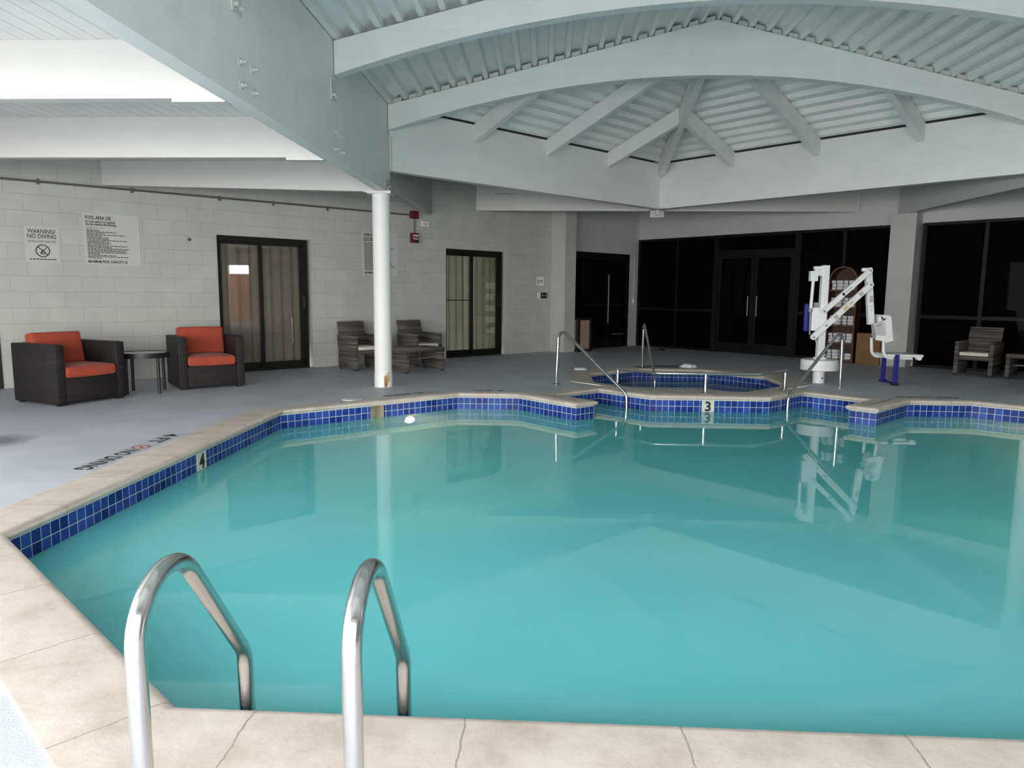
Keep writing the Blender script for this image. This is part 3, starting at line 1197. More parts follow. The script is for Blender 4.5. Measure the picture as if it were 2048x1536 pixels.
# ------------------------------------------------------------------ dark double door in the corner
root = empty('door_3', uv(D3[0], VL + 0.02), ROT_U, 'black glazed double door in the far corner beside the brick pier', 'door', kind='structure')
w = D3[1] - D3[0]
mb = MB()
mb.box(0, 0.06, -0.02, 0.06, 0, D3H)
mb.box(w - 0.06, w, -0.02, 0.06, 0, D3H)
mb.box(0.06, w - 0.06, -0.02, 0.06, D3H - 0.07, D3H)
mb.box(0.06, w - 0.06, -0.02, 0.06, 0, 0.03)
mb.build('door_frame', m_glazeframe, root)
xs = [0.06, 11.72 - D3[0], 12.57 - D3[0], w - 0.06]
for k in range(3):
    a, b = xs[k], xs[k + 1]
    mb = MB()
    mb.box(a, a + 0.05, -0.01, 0.035, 0.03, D3H - 0.07)
    mb.box(b - 0.05, b, -0.01, 0.035, 0.03, D3H - 0.07)
    mb.box(a + 0.05, b - 0.05, -0.01, 0.035, 0.03, 0.2)
    mb.box(a + 0.05, b - 0.05, -0.01, 0.035, D3H - 0.16, D3H - 0.07)
    if k:
        mb.box(a + 0.05, b - 0.05, -0.01, 0.035, 0.93, 1.0)
    leaf = mb.build('door_leaf', m_glazeframe, root)
    mg = MB()
    mg.box(a + 0.03, b - 0.03, 0.008, 0.02, 0.15, D3H - 0.1)
    mg.build('glass', m_blackglass, leaf)
mb = MB()
mb.tube([(xs[2] - 0.02, -0.04, 0.55), (xs[2] - 0.02, -0.04, 1.65)], 0.012, 8)
o = mb.build('door_handle', m_grey, root)
mb = MB()
mb.tube([(xs[2] + 0.12, -0.035, 0.30), (xs[3] - 0.12, -0.035, 0.30)], 0.008, 8)
mb.build('kick_rail', m_grey, root)

# ------------------------------------------------------------------ glass wall on the right (local x = -v, y = u)
def window_wall(name, vs, label, midrail=0.88, top=GZ, split=True):
    v0 = vs[0]
    root = empty(name, uv(UR, v0), ROT_R, label, 'window', kind='structure')
    X = [v0 - v for v in vs]
    mb = MB()
    mb.box(X[0], X[-1], -0.06, 0.04, top - 0.05, top)
    mb.box(X[0], X[-1], -0.06, 0.04, 0, 0.05)
    for x in X:
        mb.box(x - 0.03, x + 0.03, -0.065, 0.04, 0.0, top)
    if split:
        mb.box(X[0], X[-1], -0.06, 0.04, midrail - 0.03, midrail + 0.03)
    mb.build('window_frame', m_glazeframe, root)
    for a, b in zip(X[:-1], X[1:]):
        for (z0, z1) in (((0.05, midrail - 0.03), (midrail + 0.03, top - 0.05)) if split else ((0.05, top - 0.05),)):
            mg = MB()
            mg.box(a + 0.03, b - 0.03, -0.012, 0.0, z0, z1)
            mg.build('glass', m_blackglass, root)
    return root


window_wall('window_1', [10.55, 9.49, 8.53], 'black window wall in two bays right of the white corner jamb')
window_wall('window_2', [6.66, 5.80, 4.95], 'black window wall behind the towel shelf and pool lift')
window_wall('window_3', [4.45, 3.53, 2.6, 1.7, 1.0], 'black window wall right of the brick pillar behind the wicker chair')
root = empty('door_4', uv(UR, 8.50), ROT_R, 'black glazed double door in the middle of the dark window wall', 'door', kind='structure')
w = 8.50 - 6.69
mb = MB()
mb.box(0, 0.06, -0.075, 0.04, 0, GZ)
mb.box(w - 0.06, w, -0.075, 0.04, 0, GZ)
mb.box(0.06, w - 0.06, -0.075, 0.04, GZ - 0.06, GZ)
mb.box(0.06, w - 0.06, -0.075, 0.04, 2.08, 2.15)
mb.build('door_frame', m_glazeframe, root)
for k in range(2):
    a, b = 0.06 + k * (w - 0.12) / 2, 0.06 + (k + 1) * (w - 0.12) / 2
    mb = MB()
    mb.box(a + 0.004, a + 0.075, -0.06, 0.0, 0.01, 2.08)
    mb.box(b - 0.075, b - 0.004, -0.06, 0.0, 0.01, 2.08)
    mb.box(a + 0.075, b - 0.075, -0.06, 0.0, 0.01, 0.22)
    mb.box(a + 0.075, b - 0.075, -0.06, 0.0, 1.98, 2.08)
    leaf = mb.build('door_leaf', m_glazeframe, root)
    mg = MB()
    mg.box(a + 0.06, b - 0.06, -0.036, -0.026, 0.2, 2.0)
    mg.build('glass', m_blackglass, leaf)
    mb = MB()
    hx = (b - 0.1) if k == 0 else (a + 0.1)
    mb.tube(fillet([(hx, -0.06, 0.8), (hx, -0.10, 0.8), (hx, -0.10, 1.2), (hx, -0.06, 1.2)], 0.02), 0.010, 8)
    mb.build('door_handle', m_grey, leaf)
mg = MB()
mg.box(0.06, w - 0.06, -0.03, -0.02, 2.15, GZ - 0.06)
mg.build('transom_glass', m_blackglass, root)

# ================================================================== ROOF STRUCTURE
XI = -2.02                      # inner face of the left ring beam
YV = 9.2                        # plane of the end arch
V1, V2, V3 = Vector((XI, YV)), Vector((AX, YV + (AX - XI))), Vector((2 * AX - XI, YV))
ZT = 3.55                       # ring top / deck seat
RISE = 0.97
HALF = AX - XI
SL = RISE / HALF
ARCH_Y = [-1.33, 0.73, 2.79, 4.85, 6.93, 9.20]


def zroof(x):
    return ZT + RISE - SL * abs(x - AX)


# side ring beams with their bolts and plates
def side_ring(sgn, label):
    xin = XI if sgn > 0 else 2 * AX - XI
    root = empty('ring_beam', (xin, BACK, 2.47), R(90), label, 'beam', kind='structure')
    root.rotation_euler = (0, 0, R(90))
    L = YV - BACK
    # local x runs along +Y, local y = -X
    s = 1 if sgn > 0 else -1
    mb = MB()
    mb.box(0, L, min(0, s * 0.13), max(0, s * 0.13), 0, 0.70)
    mb.build('lower_beam', m_beam, root)
    mb = MB()
    mb.box(0, L, min(s * 0.009, s * 0.121), max(s * 0.009, s * 0.121), 0.706, ZT - 2.47 + 0.045)
    mb.build('upper_blocking', m_beam, root)
    for y in ARCH_Y[2:-1]:
        x = y - BACK
        for (dx, dz) in ((-0.10, 0.23), (0.10, 0.24), (-0.10, 0.085), (0.10, 0.088)):
            mb = MB()
            Mx = Matrix.Rotation(R(90) * s, 4, 'X')
            c = (x + dx, 0, dz)
            mb.lathe([(0.028, 0.0), (0.028, 0.006), (0.014, 0.007), (0.014, 0.022), (0.007, 0.023), (0.007, 0.045)], 10, c=c, M=Mx)
            mb.build('bolt', m_joist, root)
        mb = MB()
        mb.box(x - 0.20, x - 0.06, min(0, -s * 0.012), max(0, -s * 0.012), 0.515, 0.70)
        mb.build('bracket_plate', m_joist, root)
        for dx in (-0.17, -0.09):
            mb = MB()
            mb.lathe([(0.014, 0.0), (0.014, 0.03)], 8, c=(x + dx, -s * 0.012, 0.56), M=Matrix.Rotation(R(90) * s, 4, 'X'))
            mb.build('bolt', m_joist, root)
    return root


side_ring(1, 'deep white bolted beam running from the upper left to the white column')
side_ring(-1, 'deep white bolted beam over the right edge of the pool')


def beam(name, P0, P1, width, height, label, kind='structure', m=None, cat='beam', group=None, z0off=0.0):
    """vertical-sided member whose top centre line runs P0 -> P1; local x along it"""
    P0, P1 = Vector(P0), Vector(P1)
    d = P1 - P0
    az = math.atan2(d.y, d.x)
    L = math.hypot(d.x, d.y)
    mb = MB()
    mb.prism([(0, 0), (L, d.z), (L, d.z - height), (0, -height)], 'y', -width / 2, width / 2)
    o = mb.build(name, m or m_beam, None, loc=P0, rot=(0, 0, az))
    tag(o, label, cat, group, kind)
    return o


# end ring beams (outside of the inner face lines V1-V2 and V2-V3)
for (A, B, lab) in ((V1, V2, 'white fascia beam from the column to the far point of the roof'),
                    (V2, V3, 'white fascia beam from the far point of the roof out past the right edge')):
    d = (B - A).normalized()
    nrm = Vector((-d.y, d.x))        # outward (away from the pool)
    a2, b2 = A + nrm * 0.065, B + nrm * 0.065
    ext = 0.027
    P0 = (a2.x, a2.y, ZT - 0.02)
    P1 = (b2.x + (d.x * ext if B is V2 else 0), b2.y + (d.y * ext if B is V2 else 0), ZT - 0.02)
    if A is V2:
        P0 = (a2.x - d.x * ext, a2.y - d.y * ext, ZT - 0.02)
    o = beam('ring_beam', P0, P1, 0.13, 0.78, lab)
    # slim edge plate where it meets the post
    mb = MB()
    L = (Vector(P1) - Vector(P0)).length
    xx = 0.02 if A is V1 else L - 0.14
    mb.box(xx, xx + 0.012, -0.075, -0.06, -0.78, -0.35)
    mb.build('edge_plate', m_joist, o)
    # near-black strip painting the shade of the slot between fascia and metal deck
    mb = MB()
    mb.box(0.2, L - 0.2, -0.06, 0.06, 0.0, 0.035)
    mb.build('gap_shade_strip', m_gapshade, o)
mb = MB()
mb.box(-0.15, 0.15, -0.05, 0.36, -0.014, 0.0)
mb.box(-0.125, 0.125, 0.325, 0.372, -0.135, -0.014)
mb.box(-0.03, 0.03, 0.2, 0.34, -0.10, -0.014)
o = mb.build('beam_saddle', m_joist, None, loc=(AX, V2.y - 0.03, 2.765))
tag(o, 'white steel saddle under the far point of the roof', 'bracket', kind='structure')

# arched frames
lab_arch = {9.20: 'white arched beam spanning the hall in front of the radiating rafters',
            6.93: 'white arched beam in front of the ribbed deck, second from the rafters'}
for y in ARCH_Y:
    mb = MB()
    outl = [(XI, ZT - 0.012), (AX, ZT + RISE - 0.012), (2 * AX - XI, ZT - 0.012)]
    n = 36
    for k in range(n + 1):
        x = 2 * AX - XI - 2 * HALF * k / n
        t = (x - AX) / HALF
        outl.append((x, 3.235 + 0.635 * (1 - t * t)))
    mb.prism([(p[0] - AX, p[1]) for p in outl], 'y', -0.065, 0.065)
    o = mb.build('arch_beam', m_beam, None, loc=(AX, y, 0))
    tag(o, lab_arch.get(y, 'white arched roof beam over the near part of the pool'), 'beam', 'arched roof beams', 'structure')
    if y == 9.20:
        arch_end = o


# ribbed metal deck over the hall
PER, LOWF, SLP, DEP = 0.2, 0.052, 0.016, 0.06
def deck_profile(x0, x1):
    """(distance, height) of the trapezoid ribs seen from below; height 0 = seat on the beams"""
    pts = []
    x = x0
    while x < x1 - 1e-6:
        for (dx, h) in ((0, 0), (LOWF, 0), (LOWF + SLP, DEP), (PER - SLP, DEP)):
            if x + dx <= x1:
                pts.append((x + dx, h))
        x += PER
    pts.append((x1, pts[-1][1]))
    return pts


mb = MB()
for side in (0, 1):
    pr = deck_profile(0, HALF)
    q = []
    for (d, h) in pr:
        x = XI + d
        z = zroof(x) + h
        q.append((x if side == 0 else 2 * AX - x, z))
    for (a, b) in zip(q[:-1], q[1:]):
        mb.face([(a[0], BACK, a[1]), (b[0], BACK, b[1]), (b[0], YV + 0.06, b[1]), (a[0], YV + 0.06, a[1])])
o = mb.build('ceiling', m_deckmetal)
tag(o, 'white ribbed metal roof deck over the pool', 'ceiling', kind='structure')
# end stops in the flutes above the end arch
mb = MB()
for side in (0, 1):
    d = 0.0
    while d < HALF - 0.15:
        x = d + LOWF + SLP
        for (xa, xb) in ((x + 0.004, x + PER - LOWF - 2 * SLP - 0.004),):
            za = zroof(XI + xa)
            zb = zroof(XI + xb)
            i0 = len(mb.v)
            P = []
            for yy in (-0.10, -0.055):
                for (xx, zz) in ((xa, za - 0.012), (xb, zb - 0.012), (xb, zb + 0.03), (xa, za + 0.03)):
                    X = XI + xx if side == 0 else 2 * AX - XI - xx
                    P.append((X - AX, yy, zz))
            mb.v += P
            for f in ((0, 1, 2, 3), (4, 5, 6, 7), (0, 1, 5, 4), (1, 2, 6, 5), (2, 3, 7, 6), (3, 0, 4, 7)):
                mb.f.append(tuple(i0 + k for k in f))
                mb.uv.append(None)
        d += PER
o = mb.build('flute_stops', m_joist, arch_end)
o['kind'] = 'stuff'

# hipped end deck: ribs run along the end walls
for side in (0, 1):
    mb = MB()
    Ledge = HALF / S
    smax = Ledge / 2
    slope = RISE / smax
    pr = deck_profile(0.02, smax)
    def hp(u, s, h):
        x = V1.x + S * (u + s)
        y = V1.y + S * (u - s)
        if side:
            x = 2 * AX - x
        return (x, y, ZT + slope * s + h + 0.004)
    for (a, b) in zip(pr[:-1], pr[1:]):
        s0, s1 = a[0], b[0]
        mb.face([hp(s0, s0, a[1]), hp(Ledge - s0, s0, a[1]), hp(Ledge - s1, s1, b[1]), hp(s1, s1, b[1])])
    o = mb.build('ceiling', m_deckmetal)
    tag(o, ('white ribbed metal deck slope behind the end arch, left of the hip rafter' if side == 0 else
            'white ribbed metal deck slope behind the end arch, right of the hip rafter'), 'ceiling', kind='structure')

# hip rafter and jack rafters
beam('hip_rafter', (V2.x, V2.y + 0.02, ZT - 0.005), (AX, YV, ZT + RISE - 0.005), 0.10, 0.26, 'white hip rafter rising from the far point of the roof to the arch', cat='rafter')
names = {1: 'third', 2: 'second', 3: 'first'}
Ledge = HALF / S
for side in (0, 1):
    for k in (1, 2, 3):
        dd = Ledge / 4 * k
        E = Vector((V2.x - dd * S, V2.y - dd * S))
        t = dd if k <= 2 else Ledge / 4
        Q = Vector((E.x + t * S, E.y - t * S))
        if k == 1:
            t -= 0.05
            Q = Vector((E.x + t * S, E.y - t * S))
        sl = RISE / (Ledge / 2)
        e3 = Vector((E.x, E.y, ZT - 0.01))
        q3 = Vector((Q.x, Q.y, ZT - 0.01 + sl * t))
        if side:
            e3.x, q3.x = 2 * AX - e3.x, 2 * AX - q3.x
        where = {1: 'short white rafter next to the hip rafter on its %s side', 2: 'long white rafter between two others, %s of the hip rafter',
                 3: 'outermost white rafter, %s of the hip rafter'}[k] % ('left', 'right')[side]
        beam('rafter', e3, q3, 0.09, 0.235, where, cat='rafter', group='jack rafters of the roof end')

# lower beams of the side aisles (left side in view)
lab_low = {4.85: 'bright white cross beam at the upper left, nearest of the aisle beams', 6.93: 'white cross beam at the left, second aisle beam',
           9.20: 'white cross beam from the block wall to the top of the white column'}
for y in ARCH_Y[1:]:
    for side in (0, 1):
        xl = max(WEST, y - VL / S + 0.02)
        a, b = (xl, XI - 0.13) if side == 0 else (2 * AX - XI + 0.13, min(EAST, 2 * AX - xl))
        P0, P1 = (a, y, 2.865), (b, y, 2.865)
        lab = lab_low.get(y, 'white cross beam over the near part of the left aisle') if side == 0 else 'white cross beam over the right aisle of the hall'
        o = beam('aisle_beam', P0, P1, 0.09, 0.375, lab, m=m_joist, group='aisle cross beams')
        if y > 9:
            # this one has a soffit that drops towards the column
            for vtx in o.data.vertices:
                if vtx.co.z < -0.2:
                    f = vtx.co.x / (b - a)
                    vtx.co.z = -(0.305 + 0.075 * (f if side == 0 else 1 - f))
        if side == 0:
            mb = MB()
            mb.box((b - a) - (0.36 if y < 9 else 0.2), b - a, -0.052, 0.052, -0.40 if y < 9 else -0.387, -0.37)
            mb.build('hanger', m_joist, o)
# aisle ceilings of narrow boards
for side in (0, 1):
    x0, x1 = (WEST, XI - 0.02) if side == 0 else (2 * AX - XI + 0.02, EAST)
    mb = MB()
    mb.box(x0, x1, BACK, 9.25, 2.866, 2.90)
    o = mb.build('ceiling', m_slat)
    tag(o, 'white ceiling of narrow boards over the %s aisle' % ('left', 'right')[side], 'ceiling', kind='structure')
# beams and ceiling in the corner
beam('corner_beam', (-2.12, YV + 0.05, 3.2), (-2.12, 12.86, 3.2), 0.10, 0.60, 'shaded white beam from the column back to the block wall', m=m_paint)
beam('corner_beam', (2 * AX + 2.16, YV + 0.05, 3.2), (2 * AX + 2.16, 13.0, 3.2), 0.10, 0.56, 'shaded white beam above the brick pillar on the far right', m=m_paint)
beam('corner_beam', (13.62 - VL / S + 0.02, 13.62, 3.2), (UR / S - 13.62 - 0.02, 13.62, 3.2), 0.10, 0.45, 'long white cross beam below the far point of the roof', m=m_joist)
mb = MB()
mb.box(-0.19, 0.19, -0.006, 0.0, -0.008, 0.008)
mb.box(-0.012, 0.012, -0.02, 0.0, -0.006, 0.03)
tag(mb.build('wall_bracket', m_grey, None, loc=(-0.83, 13.565, 3.05)), 'thin grey bracket on the long white cross beam', 'bracket')
mb = MB()
pl = [tuple(uv(U_END, VL + 0.05))[:2], tuple(uv(UR + 0.05, VL + 0.05))[:2], tuple(uv(UR + 0.05, V_END))[:2], (V3.x, V3.y), (V2.x, V2.y), (V1.x, V1.y)]
pl = [(p[0], p[1]) for p in pl]
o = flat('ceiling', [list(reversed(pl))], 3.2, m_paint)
tag(o, 'white ceiling of the far corner behind the fascia beams', 'ceiling', kind='structure')


# unseen cap and skirts, added to keep sky light out of the gaps
mb = MB()
mb.box(WEST - 0.2, EAST + 0.2, BACK - 0.2, 17.6, 4.75, 4.85)
for (a, b, c, d_) in ((WEST - 0.3, WEST - 0.14, BACK - 0.3, 17.7), (EAST + 0.14, EAST + 0.3, BACK - 0.3, 17.7), (WEST - 0.2, EAST + 0.2, BACK - 0.3, BACK - 0.14), (WEST - 0.2, EAST + 0.2, 17.6, 17.7)):
    mb.box(a, b, c, d_, 3.1, 4.85)
tag(mb.build('roof', m_niche), 'unseen dark roof cap added over the hall to shut out sky light', 'roof', kind='structure')


# columns
def column(x, label):
    root = empty('column', (x, 9.10, 0), 0, label, 'column', kind='structure')
    mb = MB()
    mb.lathe([(0.118, 0.0), (0.118, 0.17), (0.112, 0.18), (0.112, 2.44)], 40)
    mb.build('shaft', m_column, root, smooth=True)
    mb = MB()
    mb.box(-0.15, 0.15, -0.13, 0.13, 2.44, 2.475)
    mb.box(0.085, 0.097, -0.13, 0.13, 2.475, 2.62)
    mb.build('cap_plate', m_joist, root)
    for (dx, dy) in ((0.105, -0.08), (0.105, 0.02), (0.105, -0.03)):
        mb = MB()
        mb.lathe([(0.012, 0), (0.012, 0.02)], 8, c=(0.098, dy, 2.53 + dy * 0.4), M=Matrix.Rotation(R(90), 4, 'Y'))
        mb.build('bolt', m_joist, root)
    return root


column(-2.115, 'round white steel column rusting at its foot')
column(2 * AX + 2.115, 'round white steel column just beyond the right edge')

# ================================================================== THINGS ON THE LEFT WALL
def wall_thing(name, u, z, label, cat, v=VL, group=None):
    return empty(name, uv(u, v, z), ROT_U, label, cat, group)


PLANE = Matrix(((1, 0, 0, 0), (0, 0, -1, 0), (0, 1, 0, 0), (0, 0, 0, 1)))    # local xy plane -> wall plane facing -y


def PM(y):
    return Matrix.Translation((0, y, 0)) @ PLANE


# warning sign
w = wall_thing('warning_sign', 1.70, 1.77, 'small white no diving warning sign above the left orange armchair', 'sign')
mb = MB()
mb.box(-0.185, 0.185, -0.008, 0, -0.215, 0.215)
mb.build('board', m_sign, w)
mb = MB()
text_into(mb, 'WARNING!', 0.072, 0, 0.135, PM(-0.0085), 'CENTER', width=0.295, bold=0.0008)
text_into(mb, 'NO DIVING', 0.072, 0, 0.075, PM(-0.0085), 'CENTER', width=0.305, bold=0.0008)
mb.build('heading', m_letter, w, weld=False)
mb = MB()
text_into(mb, 'SHALLOW WATER', 0.040, 0, 0.022, PM(-0.0085), 'CENTER', width=0.30)
mb.build('lettering', m_letter, w, weld=False)
mb = MB()
r2 = random.Random(3)
x = -0.145
while x < 0.13:
    l = r2.uniform(0.02, 0.045)
    mb.box(x, min(x + l, 0.145), -0.0095, -0.008, -0.188, -0.176)
    x += l + 0.006
mb.build('lettering', m_letter, w, weld=False)
mb = MB()
n = 40
for k in range(n):
    a0, a1 = 2 * math.pi * k / n, 2 * math.pi * (k + 1) / n
    mb.face([(r * math.cos(a) * 1.0, -0.0092, -0.078 + r * math.sin(a)) for (r, a) in ((0.078, a0), (0.078, a1), (0.066, a1), (0.066, a0))])
def bar(mb, x0, z0, x1, z1, t, y=-0.0094):
    d = Vector((x1 - x0, z1 - z0)).normalized()
    nn = Vector((-d.y, d.x)) * t / 2
    mb.face([(x0 + nn.x, y, z0 + nn.y), (x1 + nn.x, y, z1 + nn.y), (x1 - nn.x, y, z1 - nn.y), (x0 - nn.x, y, z0 - nn.y)])
bar(mb, -0.05, -0.03, 0.052, -0.128, 0.011)
bar(mb, 0.0, -0.075, 0.045, -0.035, 0.008, -0.0096)
bar(mb, 0.0, -0.075, 0.042, -0.072, 0.006, -0.0098)
bar(mb, 0.005, -0.065, -0.025, -0.112, 0.014, -0.0100)
bar(mb, -0.03, -0.106, 0.03, -0.106, 0.009, -0.0102)
bar(mb, -0.026, -0.116, 0.03, -0.120, 0.006, -0.0104)
mb.build('no_diving_symbol', m_letter, w, weld=False)


def rules_sign(name, u, z, wd, ht, title, tw, foot, fwid, lines, label, seed, real):
    s = wall_thing(name, u, z, label, 'sign')
    mb = MB()
    mb.box(-wd / 2, wd / 2, -0.008, 0, -ht / 2, ht / 2)
    mb.build('board', m_sign, s)
    mb = MB()
    x0 = -wd / 2 + 0.025
    text_into(mb, title, 0.062, x0, ht / 2 - 0.075, PM(-0.0085), width=tw, bold=0.0016)
    text_into(mb, 'For your safety, it is required', 0.042, x0, ht / 2 - 0.118, PM(-0.0085), width=0.345, bold=0.0012)
    text_into(mb, 'that you observe the following', 0.042, x0, ht / 2 - 0.152, PM(-0.0085), width=0.36, bold=0.0012)
    mb.build('heading', m_letter, s, weld=False)
    mb = MB()
    rr = random.Random(seed)
    z0 = ht / 2 - 0.175
    step = (ht - 0.175 - 0.075) / len(lines)
    for k, L in enumerate(lines):
        zz = z0 - step * k
        mb.box(x0, x0 + 0.004, -0.009, -0.008, zz - 0.008, zz - 0.004)
        if k < len(real):
            text_into(mb, real[k], 0.018, x0 + 0.012, zz - 0.012, PM(-0.0085), width=L)
            continue
        x = x0 + 0.012
        end = x + L
        while x < end:
            l = rr.uniform(0.012, 0.04)
            mb.box(x, min(x + l, end), -0.009, -0.008, zz - 0.0115, zz - 0.002)
            x += l + 0.006
    mb.build('rules_lines', m_letter, s, weld=False)
    mb = MB()
    text_into(mb, foot, 0.046, x0 + 0.01, -ht / 2 + 0.025, PM(-0.0085), width=fwid, bold=0.0016)
    mb.build('lettering', m_letter, s, weld=False)
    return s


lines = [0.205, 0.13, 0.145, 0.34, 0.21, 0.45, 0.18, 0.255, 0.25, 0.47, 0.255, 0.275, 0.24, 0.47, 0.275, 0.49, 0.46, 0.45, 0.455, 0.14, 0.33, 0.47, 0.15]
rules_sign('pool_rules_sign', 2.49, 1.868, 0.665, 0.655, 'POOL AREA USE', 0.30, 'MAXIMUM POOL CAPACITY: 35', 0.46, lines,
           'white pool area rules sign between the armchairs and above the round table', 5, ['Pool Hours 6:00 am - 11:00 pm', 'No lifeguard on duty'])
lines = [0.30, 0.36, 0.3, 0.52, 0.56, 0.53, 0.3, 0.42, 0.3, 0.36, 0.28, 0.46, 0.3, 0.49, 0.3, 0.32, 0.3, 0.54, 0.53, 0.56, 0.58, 0.53, 0.3, 0.40]
rules_sign('whirlpool_rules_sign', 6.57, 1.86, 0.69, 0.72, 'WHIRLPOOL USE', 0.32, 'MAXIMUM CAPACITY: 8', 0.36, lines,
           'white whirlpool rules sign on the block wall half hidden by the column', 9, [])

# conduit with clips, alarm boxes
c = wall_thing('conduit', 0.0, 2.545, 'dark grey conduit running along the block wall', 'pipe', v=VL - 0.02)
mb = MB()
mb.tube([(0.9, 0, -0.018), (7.166, 0, 0.012)], 0.014, 10)
mb.build('pipe', m_conduit, c, smooth=True)
for u_ in (1.7, 2.75, 3.9, 4.7, 5.6, 6.6):
    mb = MB()
    mb.box(u_ - 0.012, u_ + 0.012, -0.017, 0.02, -0.045, 0.018)
    mb.build('clip', m_conduit, c)
b = wall_thing('junction_box', 7.245, 2.56, 'dark red square alarm box at the end of the conduit', 'alarm box')
mb = MB()
mb.box(-0.075, 0.075, -0.075, 0, -0.065, 0.065)
mb.build('housing', m_red, b, bevel=0.006)
mb = MB()
mb.box(-0.05, 0.05, -0.082, -0.075, -0.04, 0.04)
mb.build('cover', m_red, b, bevel=0.003)
mb = MB()
mb.tube([(0.01, -0.03, -0.065), (0.01, -0.03, -0.309)], 0.011, 8)
mb.build('riser', m_conduit, b)
b = wall_thing('alarm_pull', 7.245, 2.165, 'dark red fire alarm pull with a white label below the conduit', 'fire alarm')
mb = MB()
mb.box(-0.07, 0.07, -0.075, 0, -0.085, 0.085)
mb.build('housing', m_red, b, bevel=0.006)
mb = MB()
mb.box(-0.045, 0.055, -0.082, -0.075, -0.03, 0.055)
mb.build('label', m_sign, b)
mb = MB()
mb.box(-0.04, 0.05, -0.094, -0.076, -0.005, 0.02)
mb.build('handle', m_red, b, bevel=0.003)
b = wall_thing('white_box', 7.49, 2.42, 'small white wall box right of the red alarm box', 'wall box')
mb = MB()
mb.box(-0.075, 0.075, -0.045, 0, -0.045, 0.045)
mb.build('housing', m_liftw, b, bevel=0.006)
mb = MB()
for k in range(3):
    mb.box(-0.05 + k * 0.03, -0.035 + k * 0.03, -0.047, -0.045, -0.025, 0.02)
mb.box(0.04, 0.05, -0.047, -0.045, -0.012, 0.012)
mb.build('vent', m_grey, b)
b = wall_thing('wall_anchor', 3.46, 1.93, 'small grey anchor left in the block wall by the door', 'anchor')
mb = MB()
mb.lathe([(0.022, 0), (0.024, 0.01), (0.012, 0.02), (0.008, 0.032)], 12, M=Matrix.Rotation(R(90), 4, 'X'))
mb.build('stub', m_conduit, b, smooth=True)
# switches and notice near the corner
for k, (dx, mm, lab) in enumerate(((0.0, m_liftw, 'white switch plate, leftmost of three by the corner pier'),
                                    (0.115, m_black, 'black switch plate in the middle of the three by the corner pier'),
                                    (0.225, m_black, 'black switch plate nearest the corner pier'))):
    b = wall_thing('switch_plate', 10.355 + dx * 0.85, 1.175, lab, 'switch', group='switch plates by the pier')
    mb = MB()
    mb.box(-0.045, 0.045, -0.008, 0, -0.06, 0.06)
    mb.build('plate', mm, b, bevel=0.002)
    mb = MB()
    mb.box(-0.008, 0.008, -0.018, -0.008, -0.012, 0.014)
    mb.build('toggle', m_liftw, b)
b = wall_thing('paper_notice', 10.385, 1.47, 'small white paper notice above the switch plates', 'notice')
mb = MB()
mb.box(-0.10, 0.10, -0.003, 0, -0.09, 0.09)
mb.build('sheet', m_liftw, b)
mb = MB()
for (x0, x1, z) in ((-0.08, -0.02, 0.01), (-0.01, 0.075, 0.008), (-0.08, -0.025, -0.022), (-0.01, 0.055, -0.025), (-0.08, -0.03, -0.05)):
    mb.box(x0, x1, -0.004, -0.003, z - 0.007, z + 0.007)
mb.build('lettering', m_letter, b)
# small box on the corner jamb
b = empty('door_switch', uv(13.47, VL, 1.06), ROT_U, 'small grey switch with a thin conduit on the white corner jamb', 'switch')
mb = MB()
mb.box(-0.03, 0.03, -0.03, 0, -0.05, 0.05)
mb.build('housing', m_liftw, b, bevel=0.004)
mb = MB()
mb.tube([(0.0, -0.012, 0.05), (0.0, -0.012, 1.0)], 0.009, 8)
mb.build('conduit', m_joist, b)


# ================================================================== ARMCHAIRS WITH ORANGE CUSHIONS
def cushion(x0, x1, y0, y1, z0, z1, bulge, name, m, parent, Mx=None, r=0.03):
    bm = bmesh.new()
    nx = ny = 10
    mb = MB()
    mb.box(x0, x1, y0, y1, z0, z1)
    o = mb.build(name, m, parent, bevel=r, seg=4, smooth=True, angle=80)
    me = o.data
    b = bmesh.new()
    b.from_mesh(me)
    bmesh.ops.subdivide_edges(b, edges=[e for e in b.edges if e.calc_length() > 0.12], cuts=7, use_grid_fill=True)
    cx, cy, cz = (x0 + x1) / 2, (y0 + y1) / 2, (z0 + z1) / 2
    hx, hy, hz = (x1 - x0) / 2, (y1 - y0) / 2, (z1 - z0) / 2
    for v in b.verts:
        a, c, d = (v.co.x - cx) / hx, (v.co.y - cy) / hy, (v.co.z - cz) / hz
        k = [max(0, 1 - q * q) for q in (a, c, d)]
        thin = min((hx, 0), (hy, 1), (hz, 2))[1]
        if thin == 2:
            v.co.z += bulge * d * k[0] * k[1]
        elif thin == 1:
            v.co.y += bulge * c * k[0] * k[2]
        if Mx is not None:
            v.co = Mx @ v.co
    for f in b.faces:
        f.smooth = True
    b.to_mesh(me)
    b.free()
    return o


